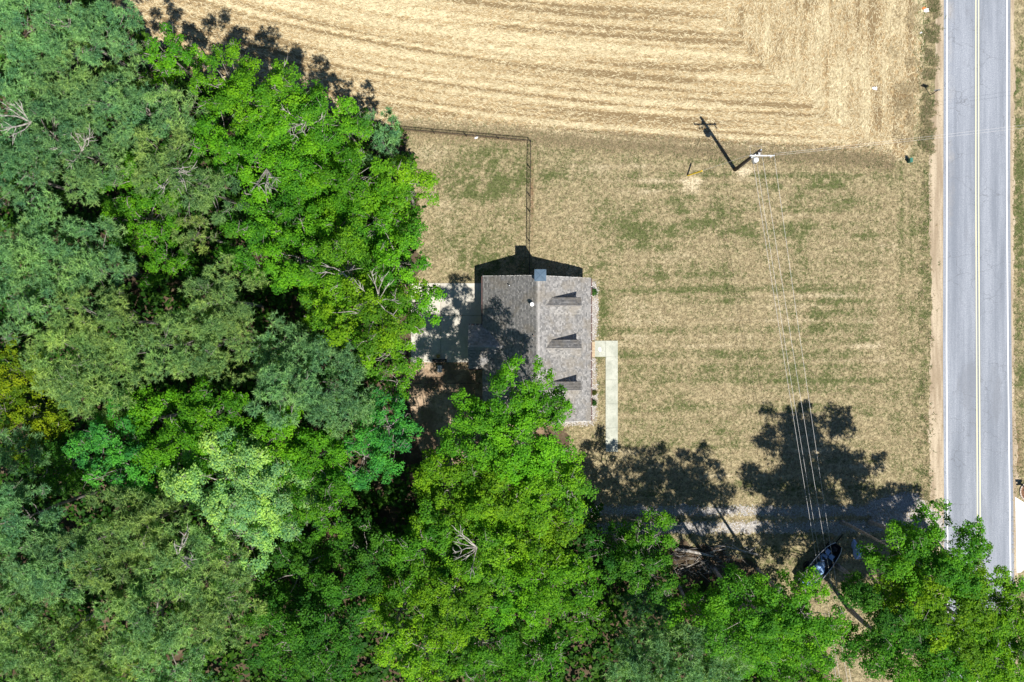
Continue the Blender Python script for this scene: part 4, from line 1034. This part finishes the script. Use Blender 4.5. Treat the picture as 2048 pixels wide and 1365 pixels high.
# ------------------------------------------------------------------ fences
def fence(pts, posts, label, hh=1.12):
    """pts: photo pixels of the fence line; posts: fractions along it"""
    W = [Vector(at(*p)) for p in pts]
    f = empty('chain_link_fence', W[0], 0, label, 'fence', 'black chain-link fence runs')
    loc = [q - W[0] for q in W]
    seg = [(loc[k+1]-loc[k]).length for k in range(len(loc)-1)]; tot = sum(seg)
    def P(s):
        s = max(0, min(tot, s))
        for k, L in enumerate(seg):
            if s <= L + 1e-6: return loc[k].lerp(loc[k+1], s/L)
            s -= L
        return loc[-1]
    for t_ in posts:
        q = P(t_*tot); MB().tube([(q.x, q.y, -.1), (q.x, q.y, hh+.04), (q.x, q.y, hh+.08)], [.045, .045, .015], 8).build('post', M['blackmetal'], f)
    MB().tube([P(tot*k/12) + Vector((0, 0, hh)) for k in range(13)], .034, 6).build('top_rail', M['blackmetal'], f)
    ml = MB(); st_ = .10; wv = .009
    d0 = (P(tot)-P(0)).normalized()
    for k in range(int(tot/st_)):
        for sg in (1, -1):
            a = k*st_; b = a + sg*(hh-.06)*.75
            if b < 0 or b > tot: continue
            p0 = P(a) + Vector((0, 0, .04)); p1 = P(b) + Vector((0, 0, hh-.03)); s_ = d0*wv
            ml.add([p0-s_, p0+s_, p1+s_, p1-s_], [(0, 1, 2, 3)])
    tag(ml.build('chain_link', M['darkrust'], f), kind='stuff')
    return f
fence([(770, 259), (1061, 285)], [0, .12, .34, .56, .78, 1.], 'black chain-link fence between the stubble field and back yard')
fence([(1061, 287), (1058.5, 552)], [.19, .40, .52, .74, .95], 'black chain-link fence running from the field corner to the chimney')
fence([(806, 766), (963, 766)], [.02, .4, .75, .98], 'black chain-link fence across the shaded dirt behind the house')

# ------------------------------------------------------------------ utility pole, wires, guy
bx, by, _ = at(1470, 340)
zt = 11.4
up = empty('utility_pole', (bx, by, 0), 0, 'dark wooden utility pole with crossarm at the field edge', 'utility pole')
MB().tube([(0, 0, -.3), (0, 0, 4), (0, 0, 8), (0, 0, zt)], [.19, .175, .155, .13], 12).build('pole', M['pole'], up, True)
zc_ = 10.75
ax0, ay0, _ = at(1499, 307.5, zc_); ax1, ay1, _ = at(1548.5, 308.5, zc_)
L0 = Vector((ax0-bx, ay0-by, zc_)); L1 = Vector((ax1-bx, ay1-by, zc_))
ym = (L0.y+L1.y)/2
MB().box((L0.x, ym-.17-.05, zc_-.06), (L1.x, ym-.17+.05, zc_+.06)).build('crossarm', M['greytimber'], up)
bc = MB()
bc.tube([(0, ym-.2, zc_-.9), (L1.x*.6, ym-.2, zc_-.07)], .018, 5).tube([(0, ym-.2, zc_-.9), (L0.x*.6, ym-.2, zc_-.07)], .018, 5)
bc.box((-.1, ym-.15, zc_-.05), (.1, .13, zc_+.05)); bc.build('brace', M['galv'], up)
def insulator(x, y, z):
    MB().tube([(x, y, z), (x, y, z+.06), (x, y, z+.07), (x, y, z+.13), (x, y, z+.14), (x, y, z+.2)], [.03, .06, .045, .065, .045, .035], 10).build('insulator', M['porcelain'], up, True)
insulator(L0.x+.08, ym-.17, zc_+.062); insulator(L1.x-.08, ym-.17, zc_+.062); insulator(L1.x-.55, ym-.17, zc_+.062); insulator(0, 0, zt)
for dx in (-.45, .05): pass
for (px_, py_, zz) in ((1504, 315, 10.2), (1508, 313.5, 10.1)):
    x, y, _ = at(px_, py_, zz); x -= bx; y -= by
    MB().tube([(x, y, zz-.35), (x, y, zz)], .055, 8).tube([(x, y, zz-.2), (0, 0, zz-.25)], .02, 5).build('cutout_switch', M['porcelain'], up)
x, y, _ = at(1541.5, 314, 10.3); x -= bx; y -= by
MB().tube([(x, y, 10.0), (x, y, 10.4)], .06, 8).tube([(x, y, 10.38), (x, ym-.2, zc_-.03)], .02, 5).build('arrester', M['porcelain'], up)
tx, ty, tz = at(1512.5, 319.5, 9.75); tx -= bx; ty -= by
tr = MB().tube([(tx, ty, 8.75), (tx, ty, 8.8), (tx, ty, 9.65), (tx, ty, 9.72), (tx, ty, 9.78)], [.2, .25, .25, .24, .12], 18)
tr.build('transformer', M['lightgrey'], up, True)
MB().box((min(0, tx)-.02, min(0, ty)-.03, 9.0), (max(0, tx)+.02, max(0, ty)+.03, 9.08)).build('transformer_bracket', M['galv'], up)
MB().tube([(tx+.05, ty-.22, 9.3), (tx+.07, ty-.36, 9.28)], [.05, .03], 8).tube([(tx-.08, ty-.2, 9.3), (tx-.12, ty-.34, 9.28)], [.05, .03], 8).build('bushing', M['rubber'], up)
jw = MB()
jw.tube([(L0.x+.08, ym-.17, zc_+.25), (L0.x+.02, ym+.7, zc_+.1), (.1, .35, zt-.1), (0, 0, zt+.15)], .012, 4).tube([(tx, ty, 9.8), (tx+.1, ty+.3, 10.2), (L1.x-.55, ym-.2, zc_+.1)], .012, 4)
jw.build('jumper_wire', M['wire'], up)

def wire(pts, rad, name, label, group, sag=0.5, n=40):
    """a hanging cable through the given end points (world)"""
    a, b = Vector(pts[0]), Vector(pts[1]); P = []
    for k in range(n+1):
        t_ = k/n; q = a.lerp(b, t_); q.z -= sag*4*t_*(1-t_); P.append(q - a)
    o = MB().tube(P, rad, 5).build(name, M['wire'], None, True); o.location = a
    return tag(o, label, 'power line', group)
G = 'overhead wires down the lawn'
def run(p0, z0, p1, label, rad=.0115):
    a = at(*p0, z0); b = at(*p1, z0-2.4)
    wire((a, b), rad, 'power_line', label, G, .45)
run((1504.5, 312), 10.7, (1695, 1490), 'overhead wire furthest left of the four crossing the lawn')
run((1513, 322), 9.5, (1702, 1490), 'overhead wire second from the left, starting at the transformer', .011)
run((1523, 303), 11.5, (1717, 1490), 'overhead wire third from the left, starting at the pole top')
run((1548, 309), 10.9, (1722, 1490), 'overhead wire furthest right of the four crossing the lawn')
wire((at(1549, 307.5, 10.8), at(2190, 232.5, 9.8)), .007, 'power_line', 'upper thin wire crossing the road at the top right', 'wires crossing the road', .6)
wire((at(1549, 311, 10.5), at(2190, 239, 9.5)), .007, 'power_line', 'lower thin wire crossing the road at the top right', 'wires crossing the road', .6)
ga = Vector(at(1374, 352)); gtp = Vector((bx, by, 10.2))
gw = empty('guy_wire', ga, 0, 'guy wire with yellow guard anchored in the pale bare patch', 'guy wire')
dv = (gtp - ga)
MB().tube([(0, 0, 0), dv], .012, 5).build('cable', M['wire'], gw)
dn = dv.normalized(); MB().tube([dn*.15, dn*2.6], .075, 8).build('guard', M['yellow'], gw)
MB().tube([(0, 0, -.1), dn*.3], .03, 6).build('anchor_rod', M['darkrust'], gw)

# ------------------------------------------------------------------ roadside things
x, y, _ = at(1860, 190.5)
sg = empty('road_sign', (x, y, 0), 0, 'diamond road sign seen from behind on the roadside weeds', 'road sign')
MB().box((-.03, -.025, -.2), (.03, .025, 2.0)).build('post', M['blackmetal'], sg)
zs = 1.95; hw = .46
MB().prism([(0, -.035, zs-hw), (hw, -.035, zs), (0, -.035, zs+hw), (-hw, -.035, zs)], (0, .006, 0)).build('sign_back', M['signback'], sg)
sg.children[-1].location = (0, .075, 0)
MB().prism([(0, .047, zs-hw), (hw, .047, zs), (0, .047, zs+hw), (-hw, .047, zs)], (0, .003, 0)).build('sign_face', M['signface'], sg)
x, y, _ = at(1817, 323)
ub = empty('utility_pedestal', (x, y, 0), 0, 'small green utility box in dry weeds near the road', 'utility box')
MB().box((-.11, -.2, 0), (.11, .2, .8)).build('casing', M['green_box'], ub)
MB().box((-.13, -.22, .80), (.13, .22, .86)).build('lid', M['green_box'], ub)
def scrap(px_, py_, s, mat, label, name='litter', seed=0):
    r = random.Random(seed); x, y, _ = at(px_, py_); mb = MB(); n = 5
    V = [(s*(a/(n-1)-.5)+r.uniform(-.06, .06), s*.7*(b/(n-1)-.5)+r.uniform(-.06, .06), .04+r.uniform(0, .16)) for a in range(n) for b in range(n)]
    mb.add(V, [(a*n+b, (a+1)*n+b, (a+1)*n+b+1, a*n+b+1) for a in range(n-1) for b in range(n-1)])
    o = mb.build(name, mat); o.location = (x, y, 0); return tag(o, label, 'litter', 'litter on the field')
scrap(1852, 22, .5, M['litterwhite'], 'crumpled white litter at the top, beside the weeds', seed=1)
scrap(1847, 18, .32, M['orange'], 'faded orange scrap next to white litter at the top', seed=2)
scrap(1749, 178, .42, M['litterwhite'], 'white scrap lying alone on the straw', seed=3)
scrap(1842, 66, .22, M['litterwhite'], 'tiny white scrap below the crumpled white litter', seed=4)
scrap(952, 276, .3, M['litterwhite'], 'small white strip of litter lying along the field fence', seed=5)
# mailbox in a ring of pavers
cxp, cyp = 2059, 984
x, y, _ = at(2045, 972)
mbx = empty('mailbox', (x, y, 0), 0, 'dark mailbox on a post at the right edge', 'mailbox')
MB().box((-.05, -.05, -.1), (.05, .05, 1.05)).build('post', M['blackmetal'], mbx)
mo = [(-.02, 1.052), (-.02, 1.052)]
pr = [(-.11, 1.052), (.11, 1.052), (.11, 1.17)] + [(.11*math.cos(a), 1.17+.11*math.sin(a)) for a in np.linspace(.3, math.pi-.3, 6)] + [(-.11, 1.17)]
MB().prism([(-.36, a, b) for a, b in pr], (.62, 0, 0)).build('box', M['mailbox'], mbx)
MB().prism([(-.34, -.30+.09*math.cos(a), .98+.09*math.sin(a)) for a in np.linspace(0, 2*math.pi, 9)[:-1]], (.5, 0, 0)).build('newspaper_tube', M['mailbox'], mbx)
MB().box((-.25, -.31, .86), (.05, .05, .90)).build('bracket', M['blackmetal'], mbx)
x, y, _ = at(cxp, cyp)
ring = empty('paver_ring', (x, y, 0), 0, 'curved edging of pale pavers round the mailbox', 'edging')
bm = MB().box((-.11, -.055, 0), (.11, .055, .14)).build('brick', M['brickpale'], ring)
RR_ = .95
for k in range(24):
    o = bm if k == 0 else bm.copy()
    if k: C.objects.link(o); o.parent = ring
    a = 2*math.pi*k/24; o.location = (RR_*math.cos(a), RR_*math.sin(a), 0); o.rotation_euler = (0, 0, a + math.pi/2 + random.Random(k).uniform(-.08, .08))
tag(MB().prism([(.88*math.cos(a), .88*math.sin(a), .0) for a in np.linspace(0, 2*math.pi, 25)[:-1]], (0, 0, .06)).build('mulch', M['soil'], ring), kind='stuff')

# ------------------------------------------------------------------ boat on its trailer, tarp bundle, brush pile
x, y, _ = at(1641, 1129, .8)
boat = empty('boat', (x, y, .45), math.atan2(82, 66), 'dark boat heaped with blue-grey covers under the power lines', 'boat')
st_ = [(-2.6, .86, .55, .75), (-1.8, .92, .6, .78), (-.6, .95, .62, .80), (.6, .92, .60, .84), (1.6, .80, .52, .88), (2.2, .64, .40, .92), (2.6, .40, .26, .95)]
hb = MB(); n = 9; Vh = []
for (xx, b, c_, zz) in st_:
    for k in range(n):
        s_ = -1 + 2*k/(n-1); yy_ = b*math.copysign(abs(s_)**.6, s_); zz2 = .05 + (zz-.05)*abs(s_)**2.2
        Vh.append((xx, yy_, zz2))
hb.add(Vh, [(i_*n+k, (i_+1)*n+k, (i_+1)*n+k+1, i_*n+k+1) for i_ in range(len(st_)-1) for k in range(n-1)] + [tuple(range(n))])
hb.build('hull', M['hull'], boat, True)
MB().tube([(a, b-.02, d_+.01) for a, b, c_, d_ in st_], .03, 6).build('gunwale', M['chrome'], boat)
MB().tube([(a, -b+.02, d_+.01) for a, b, c_, d_ in st_], .03, 6).build('gunwale', M['chrome'], boat)
MB().prism([(a, b-.08, .42) for a, b, c_, d_ in st_[:5]] + [(a, -b+.08, .42) for a, b, c_, d_ in st_[:5]][::-1], (0, 0, .03)).build('deck', flat('grey_carpet', (.06, .065, .075), .95), boat)
def lump(name, cx_, cy_, z0, sx, sy, sz, mat, parent, seed):
    r = random.Random(seed); V = []; n1, n2 = 10, 14; F = []
    ph = [r.uniform(0, 6) for _ in range(6)]
    for a in range(n1):
        for b in range(n2):
            th = (a/(n1-1))*math.pi/2; fi = 2*math.pi*b/n2
            k = 1 + .16*math.sin(3*fi+ph[0]) + .10*math.sin(5*fi+4*th+ph[1]) + r.uniform(-.07, .07)
            V.append((cx_+sx*math.sin(th)*math.cos(fi)*k, cy_+sy*math.sin(th)*math.sin(fi)*k, z0+sz*math.cos(th)*(1+.2*math.sin(4*fi+ph[2])*math.sin(th)*2) + r.uniform(-.03, .03)))
    for a in range(n1-1):
        for b in range(n2): F.append((a*n2+b, (a+1)*n2+b, (a+1)*n2+(b+1) % n2, a*n2+(b+1) % n2))
    return MB().add(V, F).build(name, mat, parent)
lump('cover', -1.75, -.05, .46, .85, .72, .50, M['tarp'], boat, 2); lump('cover', -.35, -.1, .46, .62, .60, .45, M['tarp'], boat, 3)
lump('cover', .75, .25, .46, .40, .34, .32, M['tarp2'], boat, 5); lump('cover', 2.0, -.1, .46, .30, .34, .36, flat('black_cover', (.03, .03, .035), .6), boat, 6)
for sx, sy in ((1.45, .28), (1.25, -.34)):
    MB().box((sx-.22, sy-.22, .46), (sx+.22, sy+.22, .60)).box((sx-.27, sy-.22, .601), (sx-.20, sy+.22, 1.0)).build('seat', M['tarp2'], boat)
MB().prism([(.75, -.55, .8), (.75, .55, .8), (.5, .5, 1.15), (.5, -.5, 1.15)], (.02, 0, .015)).build('windscreen', M['glass'], boat)
MB().box((-3.05, -.2, .35), (-2.62, .2, 1.15)).build('outboard_motor', M['hull'], boat)
trl = empty('boat_trailer', (x, y, 0), math.atan2(82, 66), 'dark trailer carrying the boat under the power lines', 'trailer')
MB().box((-2.6, -.62, .34), (2.4, -.54, .42)).box((-2.6, .54, .34), (2.4, .62, .42)).box((-2.5, -.62, .34), (-2.42, .62, .42)).box((-.6, -.62, .34), (-.52, .62, .42)).box((2.0, -.05, .34), (3.7, .05, .42)).box((2.0, -.62, .34), (2.08, .62, .42)).build('frame', M['blackmetal'], trl)
for sy in (-1, 1):
    for sx in (-.9,):
        MB().tube([(sx, sy*.98-.09, .31), (sx, sy*.98+.09, .31)], .31, 16).build('wheel', M['rubber'], trl, False)
        MB().prism([(sx+.42*math.cos(a), sy*.98-.12, .31+.42*math.sin(a)) for a in np.linspace(.2, math.pi-.2, 7)], (0, .24, .0)).build('mudguard', M['hull'], trl)
MB().tube([(-.9, -.9, .31), (-.9, .9, .31)], .03, 6).build('axle', M['blackmetal'], trl)
x, y, _ = at(1716, 1103, .6)
tb = empty('tarp_bundle', (x, y, 0), RAD(12), 'faded blue tarp draped over something beside the roadside trees', 'tarp')
lump('tarp', 0, .1, .02, .42, .95, .9, M['tarp2'], tb, 7)
MB().tube([(-.2, .9, .5), (-.05, .2, .95), (.12, -.5, .7), (.1, -.9, .2)], [.05, .07, .06, .03], 6).build('fold', M['tarp2'], tb, True)

def log(pts, r0, r1, label, forks=(), name='log', seed=0):
    W = [Vector(at(a, b, z)) for a, b, z in pts]; o0 = W[0].copy(); o0.z = 0
    mb = MB(); n = len(W)
    mb.tube([q - o0 for q in W], [r0 + (r1-r0)*k/(n-1) for k in range(n)], 9)
    for fk, ra in forks:
        mb.tube([Vector(at(a, b, z)) - o0 for a, b, z in fk], [ra*(1-.7*k/(len(fk)-1)) for k in range(len(fk))], 7)
    o = mb.build(name, M['deadwood'], None, True); o.location = o0
    return tag(o, label, 'log', 'felled limbs in the brush pile')
log([(1350, 1099, .5), (1375, 1102, .6), (1400, 1107, .65), (1426, 1113.5, .35)], .18, .11, 'thick bare log at the left of the brush pile')
log([(1515, 1109.5, .25), (1494, 1105, .55), (1470, 1098, .8), (1448, 1092.5, .85), (1427, 1095.5, .6)], .10, .06, 'long pale curved limb with forked end on the brush pile',
    [([(1495, 1105, .55), (1504, 1099, .5), (1512, 1094, .4)], .09), ([(1480, 1101, .7), (1466, 1091, .9), (1452, 1086.5, .9), (1447, 1091, .8)], .05), ([(1448, 1092.5, .85), (1435, 1092, .7), (1424, 1096.5, .5)], .05)])
log([(1420, 1106, .45), (1428, 1102, .6), (1444, 1099, .65), (1454, 1098, .5)], .09, .05, 'short bent limb in the middle of the brush pile')
log([(1347, 1110, .3), (1360, 1113, .4), (1372, 1110, .4)], .04, .02, 'thin curved stick below the thick log', name='branch')
log([(1350, 1119, .3), (1370, 1118.5, .45), (1394, 1118.5, .4)], .035, .02, 'thin straight stick in the brush pile\'s shade', name='branch')
log([(1391, 1124, .5), (1399, 1114, .6)], .035, .02, 'short upright stick right of the straight one', name='branch')
log([(1355, 1140, .5), (1378, 1133, .7), (1398, 1123, .7)], .04, .02, 'slanting stick below the brush pile\'s thick log', name='branch')
r = random.Random(4); tw = MB()
for _ in range(170):
    px_, py_ = r.uniform(1340, 1525), r.uniform(1092, 1150)
    if py_ > 1108 + (1500-px_)*.5: continue
    a = Vector(at(px_, py_, r.uniform(.05, .6))); an = r.gauss(0, .7); L = r.uniform(.4, 1.6)
    b = a + Vector((math.cos(an)*L, math.sin(an)*L, r.uniform(-.2, .3)))
    tw.tube([a, a.lerp(b, .5) + Vector((0, 0, r.uniform(-.1, .15))), b], [.02, .016, .006], 4, False)
tag(tw.build('brush_twigs', M['deadwood']), kind='stuff')
